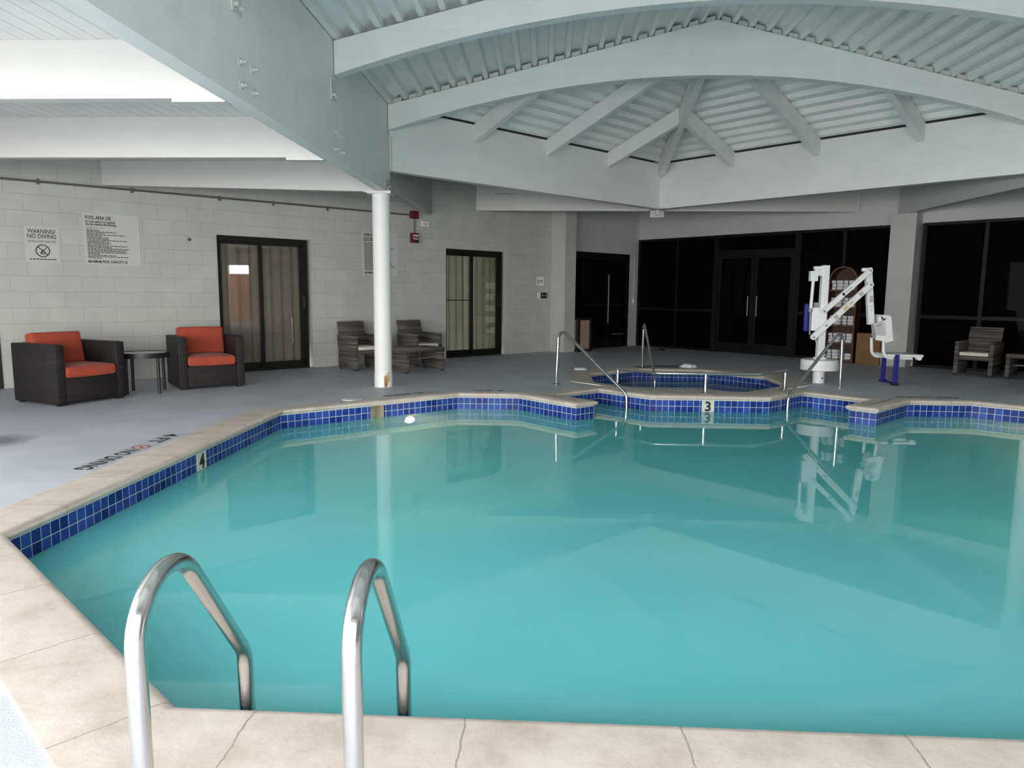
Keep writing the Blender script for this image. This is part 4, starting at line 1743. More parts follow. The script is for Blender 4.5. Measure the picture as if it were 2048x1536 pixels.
def armchair(loc, rz, label):
    root = empty('wicker_armchair', loc, rz, label, 'armchair', 'wicker armchairs with orange cushions')
    W, D, H = 0.78, 0.76, 0.645
    mb = MB()
    mb.box(-W / 2, -W / 2 + 0.10, -D / 2, D / 2, 0.02, H)
    mb.build('arm', m_wick, root, bevel=0.012, seg=2, smooth=True)
    mb = MB()
    mb.box(W / 2 - 0.10, W / 2, -D / 2, D / 2, 0.02, H)
    mb.build('arm', m_wick, root, bevel=0.012, seg=2, smooth=True)
    mb = MB()
    mb.box(-W / 2 + 0.10, W / 2 - 0.10, D / 2 - 0.10, D / 2, 0.02, H)
    mb.build('backrest', m_wick, root, bevel=0.012, seg=2, smooth=True)
    mb = MB()
    mb.box(-W / 2 + 0.10, W / 2 - 0.10, -D / 2 + 0.004, D / 2 - 0.10, 0.03, 0.285)
    mb.build('seat_base', m_wick, root, bevel=0.008, seg=2, smooth=True)
    for sx in (-1, 1):
        for sy in (-1, 1):
            mb = MB()
            x, y = sx * (W / 2 - 0.06), sy * (D / 2 - 0.06)
            mb.box(x - 0.035, x + 0.035, y - 0.035, y + 0.035, 0, 0.024)
            mb.build('foot', m_black, root)
    cushion(-W / 2 + 0.105, W / 2 - 0.105, -D / 2 - 0.005, D / 2 - 0.22, 0.29, 0.405, 0.022, 'seat_cushion', m_orange, root)
    Mx = Matrix.Translation((0, D / 2 - 0.235, 0.40)) @ Matrix.Rotation(R(-11), 4, 'X')
    cushion(-W / 2 + 0.11, W / 2 - 0.11, -0.01, 0.12, 0.0, 0.36, 0.02, 'back_cushion', m_orange, root, Mx)
    return root


armchair((-5.27, 7.58, 0), R(67), 'dark wicker armchair with orange cushions, left of the round table')
armchair((-4.405, 8.948, 0), R(38.7), 'dark wicker armchair with orange cushions in front of the sliding door')

# round side table
t = empty('side_table', (-4.80, 8.24, 0), R(20), 'round black metal side table between the orange cushioned armchairs', 'table')
mb = MB()
mb.lathe([(0.245, 0.470), (0.262, 0.474), (0.262, 0.480), (0.246, 0.482)], 48)
mb.build('table_top', m_tabletop, t, smooth=True)
mb = MB()
n = 48
prof = [(0.262, 0.425), (0.272, 0.425), (0.272, 0.485), (0.262, 0.485)]
i0 = 0
for k in range(n):
    a0, a1 = 2 * math.pi * k / n, 2 * math.pi * (k + 1) / n
    for q in range(4):
        (r1, z1), (r2_, z2) = prof[q], prof[(q + 1) % 4]
        mb.face([(r1 * math.cos(a0), r1 * math.sin(a0), z1), (r1 * math.cos(a1), r1 * math.sin(a1), z1),
                 (r2_ * math.cos(a1), r2_ * math.sin(a1), z2), (r2_ * math.cos(a0), r2_ * math.sin(a0), z2)])
mb.build('rim', m_black, t, smooth=True)
for k in range(4):
    a = R(45 + 90 * k)
    mb = MB()
    mb.tube([(0.245 * math.cos(a), 0.245 * math.sin(a), 0.0), (0.240 * math.cos(a), 0.240 * math.sin(a), 0.44)], 0.018, 10)
    mb.build('leg', m_black, t, smooth=True)


# ================================================================== GREY WICKER CHAIRS AND TABLES
def wicker_chair():
    root = empty('wicker_chair', (0, 0, 0))
    W, D = 0.53, 0.56
    for s in (-1, 1):
        x0, x1 = (-W / 2, -W / 2 + 0.06) if s < 0 else (W / 2 - 0.06, W / 2)
        mb = MB()
        mb.prism([(-D / 2, 0.03), (D / 2 - 0.03, 0.03), (D / 2 - 0.03, 0.30), (D / 2 + 0.01, 0.545), (-D / 2 + 0.0, 0.535)], 'x', x0, x1)
        mb.build('side_panel', m_wickg, root, bevel=0.008, seg=2, smooth=True)
        for y in (-D / 2 + 0.03, D / 2 - 0.06):
            mb = MB()
            mb.lathe([(0.022, 0.0), (0.022, 0.035)], 10, c=((x0 + x1) / 2, y, 0))
            mb.build('foot', m_black, root, smooth=True)
    mb = MB()
    mb.box(-W / 2 + 0.06, W / 2 - 0.06, -D / 2 + 0.01, D / 2 - 0.06, 0.25, 0.315)
    mb.build('seat', m_wickg, root, bevel=0.006, smooth=True)
    mb = MB()
    mb.prism([(D / 2 - 0.11, 0.30), (D / 2 + 0.025, 0.752), (D / 2 + 0.075, 0.742), (D / 2 - 0.05, 0.28)], 'x', -W / 2 + 0.035, W / 2 - 0.035)
    mb.build('backrest', m_wickg, root, bevel=0.008, seg=2, smooth=True)
    cushion(-W / 2 + 0.065, W / 2 - 0.065, -D / 2 + 0.005, D / 2 - 0.12, 0.317, 0.372, 0.012, 'seat_cushion', m_cream, root, r=0.018)
    return root


ch = wicker_chair()
spots = [(uv(5.80, 9.97), ROT_U, 'grey brown wicker chair with cream seat left of the white column'),
         (uv(6.90, 9.93), ROT_U, 'grey brown wicker chair with cream seat between the column and the far sliding door'),
         (uv(12.94, 3.32), ROT_R, 'grey brown wicker chair with cream seat at the dark window wall by the pillar')]
for k, (p, rz, lab) in enumerate(spots):
    o = ch if k == 0 else copy_tree(ch)
    o.location = p
    o.rotation_euler = (0, 0, rz)
    tag(o, lab, 'chair', 'grey wicker chairs')


def wicker_table():
    root = empty('coffee_table', (0, 0, 0))
    W, D, H = 0.72, 0.52, 0.375
    mb = MB()
    mb.box(-W / 2, W / 2, -D / 2, D / 2, H - 0.055, H)
    mb.build('table_top', m_wickg, root, bevel=0.008, smooth=True)
    for s in (-1, 1):
        mb = MB()
        x0, x1 = (-W / 2 + 0.005, -W / 2 + 0.06) if s < 0 else (W / 2 - 0.06, W / 2 - 0.005)
        mb.box(x0, x1, -D / 2 + 0.005, D / 2 - 0.005, 0.03, H - 0.055)
        mb.build('end_panel', m_wickg, root, bevel=0.006, smooth=True)
        for y in (-D / 2 + 0.03, D / 2 - 0.03):
            mb = MB()
            mb.lathe([(0.02, 0.0), (0.02, 0.035)], 10, c=((x0 + x1) / 2, y, 0))
            mb.build('foot', m_black, root, smooth=True)
    mb = MB()
    mb.box(-W / 2 + 0.06, W / 2 - 0.06, -0.04, 0.04, 0.19, 0.215)
    mb.build('stretcher', m_wickg, root)
    return root


tb = wicker_table()
for k, (p, rz, lab) in enumerate(((uv(6.31, 9.17), ROT_U, 'low grey brown wicker table in front of the chairs by the column'),
                                  (uv(12.97, 2.55), ROT_R, 'low grey brown wicker table at the right edge by the dark window wall'))):
    o = tb if k == 0 else copy_tree(tb)
    o.location = p
    o.rotation_euler = (0, 0, rz)
    tag(o, lab, 'table', 'grey wicker tables')

# ================================================================== TRASH BIN
b = empty('trash_bin', uv(11.275, 10.345), ROT_U, 'square bin with beige pebble panels and black corner posts beside the brick pier', 'trash bin')
hw = 0.188
for (dx, dy) in ((0, -1), (0, 1), (-1, 0), (1, 0)):
    mb = MB()
    if dx == 0:
        mb.box(-hw + 0.03, hw - 0.03, dy * hw - 0.012, dy * hw + 0.012, 0.05, 0.66)
    else:
        mb.box(dx * hw - 0.012, dx * hw + 0.012, -hw + 0.03, hw - 0.03, 0.05, 0.66)
    mb.build('panel', m_pebble, b)
for sx in (-1, 1):
    for sy in (-1, 1):
        mb = MB()
        mb.box(sx * hw - 0.035, sx * hw + 0.035, sy * hw - 0.035, sy * hw + 0.035, 0, 0.69)
        mb.build('post', m_black, b, bevel=0.006)
mb = MB()
mb.box(-hw - 0.02, hw + 0.02, -hw - 0.02, hw + 0.02, 0.69, 0.715)
mb.build('lid', m_black, b, bevel=0.01)
mb = MB()
mb.box(-hw, hw, -hw, hw, 0.02, 0.05)
mb.build('base', m_black, b)


# ================================================================== RAILS
def stanchion_flange(mb, x, y, z=0.0, r=0.05):
    mb.lathe([(r, 0.0), (r, 0.006), (0.03, 0.016), (0.026, 0.022)], 20, c=(x, y, z))


def hand_rail(base, end, top, label, r=0.021, tailz=-0.75, bow=0.0, flatrun=0.13):
    """rises from the deck, bends over and slopes down into the water"""
    bx, by = base
    ex, ey = end
    d = Vector((ex - bx, ey - by, 0))
    L = d.length
    d.normalize()
    root = empty('hand_rail', (bx, by, 0), 0, label, 'handrail', 'steel pool entry rails')
    P = [Vector((0, 0, 0)), Vector((0, 0, top + 0.05)), d * (L - 0.03) + Vector((0, 0, -0.02)), d * L + Vector((0, 0, tailz))]
    path = fillet([P[0], P[1] + d * 0.03, P[2], P[3]], [0.085, 0.12], 14)
    mb = MB()
    mb.tube(path, r, 16)
    mb.build('rail', m_steel, root, smooth=True)
    mb = MB()
    stanchion_flange(mb, 0, 0, 0.0)
    mb.build('flange', m_steel, root, smooth=True)
    return root


hand_rail((0.14, 9.58), (1.035, 8.86), 0.735, 'bent steel handrail into the pool at the left of the hot tub')
hand_rail((3.94, 9.64), (3.00, 8.90), 0.755, 'bent steel handrail into the pool beside the white pool lift')
hand_rail((1.60, 11.88), (1.62, 10.55), 0.74, 'bent steel handrail into the far side of the hot tub', tailz=-0.55)

# low grab bar along the hot tub edge
g = empty('grab_bar', (AX, 8.85, 0), 0, 'low steel grab bar along the edge between hot tub and pool', 'handrail')
pts = [(0.925, 9.33, 0.25), (1.40, 8.87, 0.25), (2.64, 8.87, 0.25), (3.12, 9.33, 0.25)]
path = fillet([(p[0] - AX, p[1] - 8.85, p[2]) for p in pts], 0.08, 6)
mb = MB()
mb.tube(path, 0.021, 14)
mb.build('rail', m_steel, g, smooth=True)
for (x, y) in ((0.94, 9.315), (1.985, 8.87), (3.10, 9.31)):
    mb = MB()
    mb.tube([(x - AX, y - 8.85, 0.0), (x - AX, y - 8.85, 0.25)], 0.021, 14)
    stanchion_flange(mb, x - AX, y - 8.85, 0.006, 0.045)
    mb.build('post', m_steel, g, smooth=True)

# near ladder
ld = empty('pool_ladder', (-0.65, 1.43, 0), 0, 'stainless steel pool ladder in the foreground with two tall rails', 'ladder')
shape = [(1.428, 0.0), (1.428, 0.853), (1.968, 0.156), (1.974, -0.10), (1.974, -0.95)]


def smooth_path(pts, sub=4):
    P = [Vector(p) for p in pts]
    out = []
    for i in range(len(P) - 1):
        p0, p1, p2, p3 = P[max(i - 1, 0)], P[i], P[i + 1], P[min(i + 2, len(P) - 1)]
        if (p2 - p1).length > 0.25:
            out.append(p1)
            continue
        for k in range(sub):
            t = k / sub
            out.append(0.5 * ((2 * p1) + (p2 - p0) * t + (2 * p0 - 5 * p1 + 4 * p2 - p3) * t * t + (3 * p1 - p0 - 3 * p2 + p3) * t ** 3))
    out.append(P[-1])
    return out


for x in (-0.24, 0.24):
    mb = MB()
    mb.tube(fillet([(x, y - 1.43, z) for (y, z) in shape], [0.142, 0.10, 1.0], 24), 0.0225, 28)
    mb.build('side_rail', m_steel, ld, smooth=True)
    mb = MB()
    stanchion_flange(mb, x, 0, 0.006)
    mb.build('flange', m_steel, ld, smooth=True)
for z in (-0.34, -0.62, -0.90):
    mb = MB()
    mb.box(-0.235, 0.235, 0.515, 0.585, z - 0.02, z)
    mb.build('step', m_steel, ld, bevel=0.006)

# ================================================================== POOL LIFT
lf = empty('pool_lift', (3.86, 10.20, 0), 0, 'white pool lift with folding arms and a seat on the deck', 'pool lift')


def L(x, z, y=0.0):
    return Vector((x - 3.86, y, z))


mb = MB()
mb.lathe([(0.078, 0.0), (0.078, 0.20)], 28, c=(0, 0, 0))
mb.build('base_post', m_liftw, lf, smooth=True)
mb = MB()
mb.lathe([(0.012, 0), (0.012, 0.004)], 12, c=(0.025, -0.0765, 0.075), M=Matrix.Rotation(R(90), 4, 'X'))
mb.build('bolt_hole', m_black, lf)
mb = MB()
mb.lathe([(0.235, 0.185), (0.25, 0.19), (0.25, 0.325), (0.24, 0.335), (0.08, 0.342)], 48)
mb.build('skirt', m_liftw, lf, smooth=True)
mb = MB()
mb.lathe([(0.09, 0.34), (0.09, 0.36), (0.06, 0.375)], 28)
mb.build('collar', m_liftw, lf, smooth=True)
mb = MB()
mb.box(-0.050, 0.045, -0.05, 0.05, 0.37, 1.645)
mast = mb.build('mast', m_liftw, lf, bevel=0.008)


def strut(mb, p, q, w, t, y):
    p, q = Vector((p[0] - 3.86, p[1])), Vector((q[0] - 3.86, q[1]))
    d = (q - p).normalized()
    nn = Vector((-d.y, d.x)) * w / 2
    out = []
    for k in range(9):
        a = math.pi / 2 + math.pi * k / 8
        c_, s_ = math.cos(a), math.sin(a)
        v = p + d * (c_ * w / 2) + Vector((-d.y, d.x)) * (s_ * w / 2)
        out.append((v.x, v.y))
    for k in range(9):
        a = -math.pi / 2 + math.pi * k / 8
        c_, s_ = math.cos(a), math.sin(a)
        v = q + d * (c_ * w / 2) + Vector((-d.y, d.x)) * (s_ * w / 2)
        out.append((v.x, v.y))
    mb.prism(out, 'y', y - t / 2, y + t / 2)


def pin(parent, x, z, y):
    mb = MB()
    mb.lathe([(0.016, 0.0), (0.016, 0.006), (0.008, 0.008), (0.008, 0.014)], 12, c=(x - 3.86, y, z), M=Matrix.Rotation(R(90), 4, 'X'))
    o = mb.build('pivot_bolt', m_grey, parent, smooth=True)


def sticker(parent, p, q, s0, s1, wd, y, m, name='sticker'):
    p, q = Vector((p[0] - 3.86, p[1])), Vector((q[0] - 3.86, q[1]))
    d = (q - p)
    a, b_ = p + d * s0, p + d * s1
    nn = Vector((-d.y, d.x)).normalized() * wd / 2
    mb = MB()
    mb.face([(a.x + nn.x, y, a.y + nn.y), (b_.x + nn.x, y, b_.y + nn.y), (b_.x - nn.x, y, b_.y - nn.y), (a.x - nn.x, y, a.y - nn.y)])
    mb.build(name, m, parent)


A0, A1 = (3.845, 1.012), (4.43, 1.575)
B0, B1 = (3.722, 0.652), (4.452, 1.382)
mb = MB()
strut(mb, A0, A1, 0.068, 0.045, -0.08)
ua = mb.build('upper_arm', m_liftw, lf, bevel=0.004, seg=1)
pin(ua, A0[0], A0[1], -0.1025)
pin(ua, A1[0], A1[1], -0.1025)
sticker(ua, A0, A1, 0.40, 0.44, 0.045, -0.1035, m_letter, 'stencil')
sticker(ua, A0, A1, 0.46, 0.60, 0.016, -0.1035, m_greylabel, 'stencil')
mb = MB()
strut(mb, B0, B1, 0.078, 0.05, -0.08)
la = mb.build('lower_arm', m_liftw, lf, bevel=0.004, seg=1)
pin(la, B0[0], B0[1], -0.105)
pin(la, B1[0], B1[1], -0.105)
pin(la, 3.885, 0.815, -0.105)
sticker(la, B0, B1, 0.52, 0.60, 0.05, -0.106, m_yellow, 'warning_label')
sticker(la, B0, B1, 0.62, 0.68, 0.03, -0.106, m_yellow, 'warning_label')
sticker(la, B0, B1, 0.80, 0.86, 0.05, -0.106, m_greylabel, 'label')
sticker(la, B0, B1, 0.36, 0.42, 0.055, -0.106, m_greylabel, 'label')
# drop link with seat carrier
mb = MB()
mb.prism([(4.39 - 3.86, 1.61), (4.475 - 3.86, 1.62), (4.565 - 3.86, 0.84), (4.485 - 3.86, 0.83)], 'y', -0.05, 0.03)
mb.box(4.352 - 3.86, 4.40 - 3.86, -0.035, 0.015, 1.565, 1.612)
dl = mb.build('drop_link', m_liftw, lf, bevel=0.006)
mb = MB()
mb.box(4.465 - 3.86, 4.515 - 3.86, -0.0525, -0.0512, 1.14, 1.21)
mb.build('label', m_greylabel, dl)
mb = MB()
mb.box(4.465 - 3.86, 4.512 - 3.86, -0.0525, -0.0512, 1.218, 1.226)
for z in (1.05, 1.10):
    mb.box(4.50 - 3.86, 4.51 - 3.86, -0.0525, -0.0512, z - 0.02, z - 0.01)
mb.build('lettering', m_letter, dl)
# actuator and battery
mb = MB()
mb.box(3.650 - 3.86, 3.755 - 3.86, -0.045, 0.045, 1.425, 1.565)
mb.box(3.715 - 3.86, 3.815 - 3.86, -0.04, 0.04, 1.50, 1.59)
mb.box(3.70 - 3.86, 3.83 - 3.86, -0.03, 0.03, 1.59, 1.63)
ah = mb.build('actuator_motor', m_liftw, lf, bevel=0.008)
mb = MB()
mb.tube([L(3.703, 1.43), L(3.692, 1.03)], 0.022, 14)
mb.build('actuator_tube', m_liftw, lf, smooth=True)
mb = MB()
mb.tube([L(3.692, 1.05), L(3.690, 1.00)], 0.028, 14)
mb.tube([L(3.690, 1.02), L(3.700, 0.68)], 0.011, 10)
mb.build('actuator_rod', m_grey, lf, smooth=True)
mb = MB()
mb.box(3.715 - 3.86, 3.82 - 3.86, 0.0, 0.10, 0.735, 1.06)
bb = mb.build('battery_box', m_liftw, lf, bevel=0.012)
mb = MB()
mb.box(3.745 - 3.86, 3.80 - 3.86, 0.02, 0.08, 1.06, 1.13)
mb.build('connector', m_grey, bb)
mb = MB()
mb.box(3.628 - 3.86, 3.705 - 3.86, 0.03, 0.10, 0.72, 1.115)
o = mb.build('battery_cover', m_blue, bb, bevel=0.02, seg=3, smooth=True)
o['label'] = 'blue cover'
mb = MB()
mb.tube(smooth_path([L(3.77, 0.70, -0.04), L(3.76, 0.62, -0.06), L(3.79, 0.54, -0.06), L(3.83, 0.46, -0.055), L(3.90, 0.42, -0.06), L(3.94, 0.37, -0.05)]), 0.0045, 8)
mb.build('cable', m_liftw, lf, smooth=True)
# seat back shell: tall rounded plastic panel
mb = MB()
outl = []
for (x, z) in ((4.600, 0.975), (4.715, 0.968), (4.740, 0.94), (4.785, 0.64), (4.775, 0.612), (4.675, 0.615), (4.64, 0.66), (4.60, 0.93)):
    outl.append((x - 3.86, z))
mb.prism(outl, 'y', -0.17, 0.20)
sb = mb.build('seat_back', m_liftw, lf, bevel=0.022, seg=3, smooth=True)
mb = MB()
mb.box(4.56 - 3.86, 4.66 - 3.86, -0.175, -0.11, 0.63, 0.955)
mb.build('lift_bracket', m_liftw, sb, bevel=0.01)
mb = MB()
mb.tube([L(4.59, 0.945, -0.178), L(4.615, 0.90, -0.185), L(4.64, 0.92, -0.178)], 0.010, 8)
mb.build('clip', m_black, sb)
# instruction card hanging on the seat
cdM = Matrix.Translation((4.565 - 3.86, -0.20, 0.775)) @ Matrix.Rotation(R(-20), 4, 'Y') @ Matrix.Rotation(R(6), 4, 'X')
mb = MB()
mb.box(-0.062, 0.062, -0.002, 0.002, -0.105, 0.105, cdM)
cd = mb.build('instruction_card', m_sign, lf)
mb = MB()
mb.box(-0.042, 0.044, -0.003, -0.002, 0.055, 0.063, cdM)
mb.build('heading', m_letter, cd)
mb = MB()
r2 = random.Random(5)
for k in range(9):
    mb.box(-0.05, -0.05 + r2.uniform(0.05, 0.098), -0.0028, -0.002, 0.035 - 0.016 * k, 0.041 - 0.016 * k, cdM)
mb.build('lettering', m_greylabel, cd)
for (x, z, ang) in ((4.58, 0.655, 8), (4.66, 0.65, -12), (4.70, 0.64, -20)):
    mb = MB()
    mb.box(-0.055, 0.055, -0.002, 0.002, -0.035, 0.035, Matrix.Translation((x - 3.86, -0.19 - 0.004 * abs(ang) / 8, z)) @ Matrix.Rotation(R(ang), 4, 'Y'))
    mb.build('tag', m_liftw, cd)
# seat tubes, seat and foot straps
for y in (-0.13, 0.16):
    mb = MB()
    off = 0.0 if y > 0 else 0.035
    mb.tube(fillet([L(4.625 + off, 0.64, y), L(4.645 + off, 0.372, y), L(5.06, 0.375, y)], 0.10, 10), 0.021, 12)
    mb.build('seat_tube', m_liftw, lf, smooth=True)
mb = MB()
mb.box(4.70 - 3.86, 5.19 - 3.86, -0.20, 0.24, 0.395, 0.432)
mb.build('seat', m_liftw, lf, bevel=0.014, seg=3, smooth=True)
mb = MB()
mb.lathe([(0.035, -0.03), (0.035, 0.03)], 18, c=(5.12 - 3.86, -0.19, 0.39), M=Matrix.Rotation(R(90), 4, 'X'))
mb.build('roller', m_liftw, lf, smooth=True)
for (x, y, z0) in ((4.83, -0.19, 0.0), (4.86, 0.24, 0.0)):
    mb = MB()
    mb.box(x - 0.032 - 3.86, x + 0.032 - 3.86, y - 0.012, y + 0.012, z0 + 0.03, 0.43)
    st = mb.build('foot_strap', m_blue, lf, bevel=0.004)
    mb = MB()
    mb.box(x - 0.038 - 3.86, x + 0.045 - 3.86, y - 0.035, y + 0.035, 0.0, 0.035)
    mb.build('strap_end', m_black if y < 0 else m_blue, st, bevel=0.006)
mb = MB()
mb.tube([L(4.86, 0.03, 0.22), L(4.85, 0.02, 0.0), L(4.83, 0.03, -0.18)], 0.012, 8)
mb.build('foot_bar', m_blue, lf, smooth=True)

# ================================================================== TOWEL SHELF
SW, SD, SH = 0.52, 0.25, 1.77
fr = uv(13.345, 5.42)
sh = empty('towel_shelf', uv(13.345 + SD / 2, 5.42 + SW / 2), ROT_R, 'tall brown arched wooden shelf of towels behind the pool lift', 'shelf')
mb = MB()
for s in (-1, 1):
    x0, x1 = (-SW / 2, -SW / 2 + 0.025) if s < 0 else (SW / 2 - 0.025, SW / 2)
    mb.box(x0, x1, -SD / 2, SD / 2, 0, 1.50)
mb.build('side', m_wood, sh)
mb = MB()
n = 20
ro, ri = SW / 2, SW / 2 - 0.025
for k in range(n):
    a0, a1 = math.pi * k / n, math.pi * (k + 1) / n
    q = [(ro * math.cos(a0), 1.50 + ro * math.sin(a0)), (ro * math.cos(a1), 1.50 + ro * math.sin(a1)), (ri * math.cos(a1), 1.50 + ri * math.sin(a1)), (ri * math.cos(a0), 1.50 + ri * math.sin(a0))]
    mb.prism(q, 'y', -SD / 2, SD / 2)
mb.build('arched_top', m_wood, sh)
mb = MB()
outl = [(-SW / 2 + 0.02, 0.02), (SW / 2 - 0.02, 0.02), (SW / 2 - 0.02, 1.5)] + [((ri + 0.005) * math.cos(math.pi * k / 20), 1.5 + (ri + 0.005) * math.sin(math.pi * k / 20)) for k in range(1, 20)] + [(-SW / 2 + 0.02, 1.5)]
mb.prism(outl, 'y', SD / 2 - 0.012, SD / 2)
mb.build('back_panel', m_wood, sh)
# light edge strip on the front
mb = MB()
outl = [(-SW / 2, 0.0), (-SW / 2, 1.5)] + [(ro * math.cos(math.pi - math.pi * k / 20), 1.5 + ro * math.sin(math.pi - math.pi * k / 20)) for k in range(1, 20)] + [(SW / 2, 1.5), (SW / 2, 0)]
inn = [(SW / 2 - 0.018, 0), (SW / 2 - 0.018, 1.5)] + [((ro - 0.018) * math.cos(math.pi * k / 20), 1.5 + (ro - 0.018) * math.sin(math.pi * k / 20)) for k in range(1, 20)] + [(-SW / 2 + 0.018, 1.5), (-SW / 2 + 0.018, 0)]
for k in range(len(outl) - 1):
    a, b_ = outl[k], outl[k + 1]
    c_, d_ = inn[len(inn) - 1 - k], inn[len(inn) - 2 - k]
    mb.face([(a[0], -SD / 2 - 0.001, a[1]), (b_[0], -SD / 2 - 0.001, b_[1]), (d_[0], -SD / 2 - 0.001, d_[1]), (c_[0], -SD / 2 - 0.001, c_[1])])
mb.build('edge_strip', m_woodl, sh)
SHZ = [0.055, 0.365, 0.690, 1.020, 1.335]
for z in SHZ:
    mb = MB()
    mb.box(-SW / 2 + 0.025, SW / 2 - 0.025, -SD / 2 + 0.003, SD / 2 - 0.012, z - 0.02, z)
    mb.build('shelf_board', m_woodl, sh)
mb = MB()
mb.box(-SW / 2 + 0.025, SW / 2 - 0.025, -SD / 2 + 0.03, -SD / 2 + 0.05, 0, 0.035)
mb.build('plinth', m_wood, sh)


def towel():
    o = empty('towel', (0, 0, 0))
    mb = MB()
    mb.box(-0.104, 0.104, -0.09, 0.10, 0.0, 0.058)
    mb.build('folded_cloth', m_towel, o, bevel=0.026, seg=4, smooth=True, angle=80)
    mb = MB()
    mb.box(-0.024, 0.006, -0.0915, 0.10, -0.0008, 0.0588)
    mb.build('woven_stripe', m_stripe, o, bevel=0.026, seg=4, smooth=True, angle=80)
    return o


proto = towel()
first = True
shelf_words = {0: 'bottom', 1: 'second', 2: 'third', 3: 'fourth', 4: 'top'}
pos_words = {0: 'lowest', 1: 'middle', 2: 'uppermost'}
mw = sh.matrix_basis.copy()
Mshelf = Matrix.Translation(sh.location) @ Matrix.Rotation(ROT_R, 4, 'Z')
for si, z in enumerate(SHZ):
    for cidx in (0, 1):
        n = 3 if not (si == 0 and cidx == 1) else 2
        for k in range(n):
            o = proto if first else copy_tree(proto)
            first = False
            jx, jy, jr = rnd.uniform(-0.03, 0.03), rnd.uniform(-0.012, 0.004), rnd.uniform(-3, 3)
            p = Mshelf @ Vector(((-0.115, 0.115)[cidx] + jx * 0.4, -0.012 + jy, z + 0.0585 * k))
            o.location = p
            o.rotation_euler = (0, 0, ROT_R + R(jr * 0.5))
            tag(o, '%s white towel of the %s pile on the %s board of the arched shelf' % (
                pos_words[k] if n == 3 or k < 1 else 'upper', ('left', 'right')[cidx], shelf_words[si]), 'towel', 'folded towels on the arched shelf')

# cardboard box between shelf and pillar
cb = empty('cardboard_box', uv(13.47, 5.15), ROT_R, 'large brown cardboard box standing between towel shelf and brick pillar', 'box')
mb = MB()
mb.box(-0.205, 0.205, -0.15, 0.11, 0, 0.56)
mb.build('carton', m_card, cb, bevel=0.004)
mb = MB()
mb.box(-0.20, 0.20, -0.02, 0.02, 0.5605, 0.562)
mb.build('tape', m_woodl, cb)

# ================================================================== DECK DETAILS
def deck_text(name, items, p, d, size, label):
    """items: list of (text, start, width); p start point, d reading direction on the deck"""
    d = Vector((d[0], d[1], 0)).normalized()
    upv = Vector((-d.y, d.x, 0))
    Mx = Matrix(((d.x, upv.x, 0, 0), (d.y, upv.y, 0, 0), (0, 0, 1, 0.001), (0, 0, 0, 1)))
    root = empty(name, (p[0], p[1], 0.0), 0, label, 'deck marking')
    tot = 0
    for (t, s, w_) in items:
        tot = max(tot, s + w_)
        if t == '@':
            ms = MB()
            c = Mx @ Vector((s + w_ / 2, size * 0.36, 0))
            n = 28
            r0, r1 = size * 0.42, size * 0.31
            for k in range(n):
                a0, a1 = 2 * math.pi * k / n, 2 * math.pi * (k + 1) / n
                ms.face([tuple(c + Vector((r * math.cos(a), r * math.sin(a), 0))) for (r, a) in ((r0, a0), (r0, a1), (r1, a1), (r1, a0))])
            q = d * 0.7 + upv * 0.7
            nn = Vector((-q.y, q.x, 0)) * size * 0.06
            e0, e1 = c - q * r0 * 0.95 + Vector((0, 0, 0.0003)), c + q * r0 * 0.95 + Vector((0, 0, 0.0003))
            ms.face([tuple(e0 + nn), tuple(e1 + nn), tuple(e1 - nn), tuple(e0 - nn)])
            ms.build('no_diving_symbol', m_redsym, root, weld=False)
        else:
            ml = MB()
            text_into(ml, t, size, s, 0, Mx, width=w_, bold=size * 0.022)
            ml.build('lettering', m_letter, root, weld=False)
    mb = MB()
    mb.box(-0.03, tot + 0.03, -0.035, size * 0.72 + 0.035, -0.004, -0.0004, Mx)
    mb.build('tile', m_decktile, root)
    return root


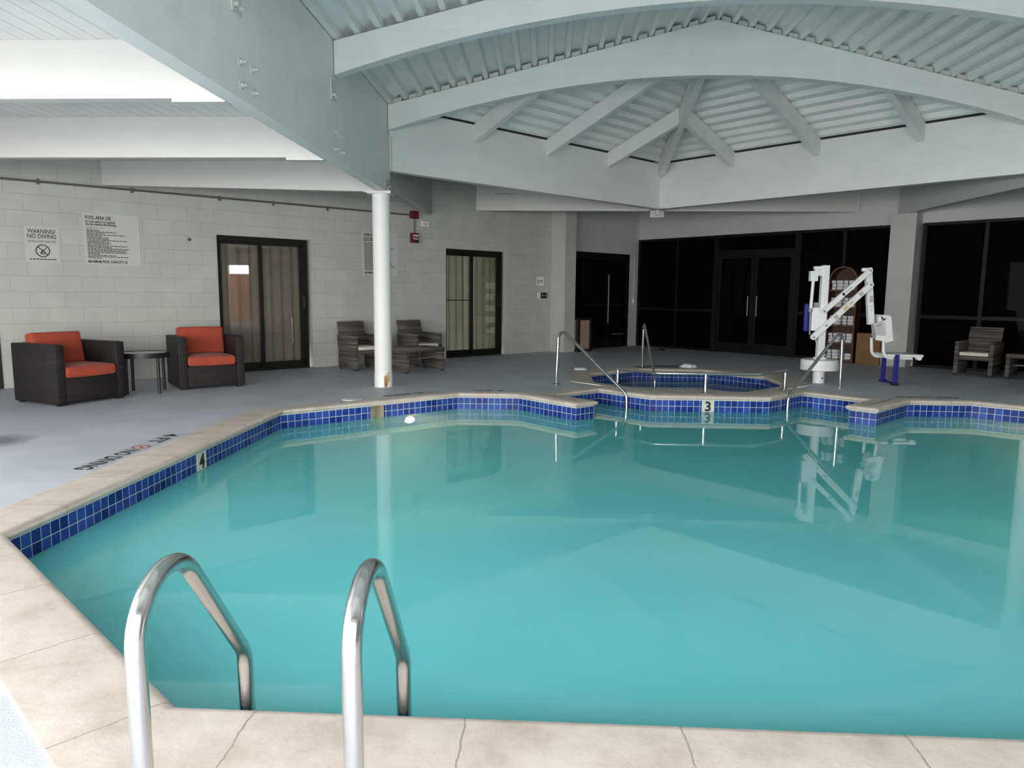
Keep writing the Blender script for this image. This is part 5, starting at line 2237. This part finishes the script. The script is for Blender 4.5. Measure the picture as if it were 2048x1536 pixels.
m_redsym = mat('dull_red_paint', (0.33, 0.08, 0.06), 0.6)
m_decktile = mat('pale_deck_tile', (0.42, 0.43, 0.465), 0.5)
deck_text('deck_marking', [('4 FT', 0.0, 0.34), ('@', 0.44, 0.13), ('NO DIVING', 0.60, 0.62)], (-3.225, 5.82), (0, -1), 0.165,
          'black no diving lettering with red symbol on the deck by the long left pool edge')
dv = Vector((-1.37, 8.745)) - Vector((-1.97, 8.245))
deck_text('deck_marking', [('@', 0.0, 0.12), ('NO', 0.15, 0.13), ('DIVING', 0.33, 0.36)], (-1.405, 8.70), (-dv.x, -dv.y), 0.11,
          'faint black no diving lettering on the deck behind the white column foot')
deck_text('deck_marking', [('4 FT', 0.0, 0.40)], (-0.50, 8.90), (-1, 0), 0.10, 'faint black depth lettering on the deck between the column and the handrail')
deck_text('deck_marking', [('NO', 0.0, 0.26), ('DIVING', 0.34, 0.40)], (5.05, 8.90), (-1, 0), 0.11, 'faint black no diving lettering on the deck right of the lift')

lid = empty('skimmer_lid', (-2.21, 7.93, 0), 0, 'round white skimmer lid in the deck near the column', 'lid')
mb = MB()
mb.lathe([(0.115, 0.0), (0.115, 0.004), (0.108, 0.006)], 32)
mb.build('cover', m_liftw, lid, smooth=True)
mb = MB()
for k in range(3):
    mb.lathe([(0.012, 0.006), (0.012, 0.0068)], 10, c=(-0.06 + 0.06 * k, 0.01, 0))
mb.build('finger_hole', m_grey, lid)


def crumpled(name, loc, rx, ry, h, label, seed, m):
    rr = random.Random(seed)
    bm = bmesh.new()
    bmesh.ops.create_icosphere(bm, subdivisions=3, radius=1.0)
    for v in bm.verts:
        k = 1 + 0.22 * math.sin(v.co.x * 5 + seed) * math.cos(v.co.y * 6 + 1) + rr.uniform(-0.06, 0.06)
        v.co = Vector((v.co.x * rx * k, v.co.y * ry * k, max(0.0, v.co.z) * h * k))
    for f in bm.faces:
        f.smooth = True
    me = bpy.data.meshes.new(name)
    bm.to_mesh(me)
    bm.free()
    me.materials.append(m)
    o = bpy.data.objects.new(name, me)
    o.location = loc
    col.objects.link(o)
    tag(o, label, 'cloth')
    return o


crumpled('crumpled_towel', (2.40, 12.10, 0.001), 0.135, 0.11, 0.06, 'crumpled white towel on the deck behind the hot tub', 4, m_towel)
crumpled('crumpled_cloth', (0.56, 11.5, 0.001), 0.11, 0.08, 0.03, 'small flattened white cloth on the deck left of the hot tub', 8, m_towel)
d = empty('door_stop', (2.54, 15.75, 0), R(-45), 'small dark stop on the floor below the black window wall', 'door stop')
mb = MB()
mb.box(-0.07, 0.07, -0.03, 0.03, 0.0, 0.035)
mb.build('foot', m_black, d, bevel=0.01)
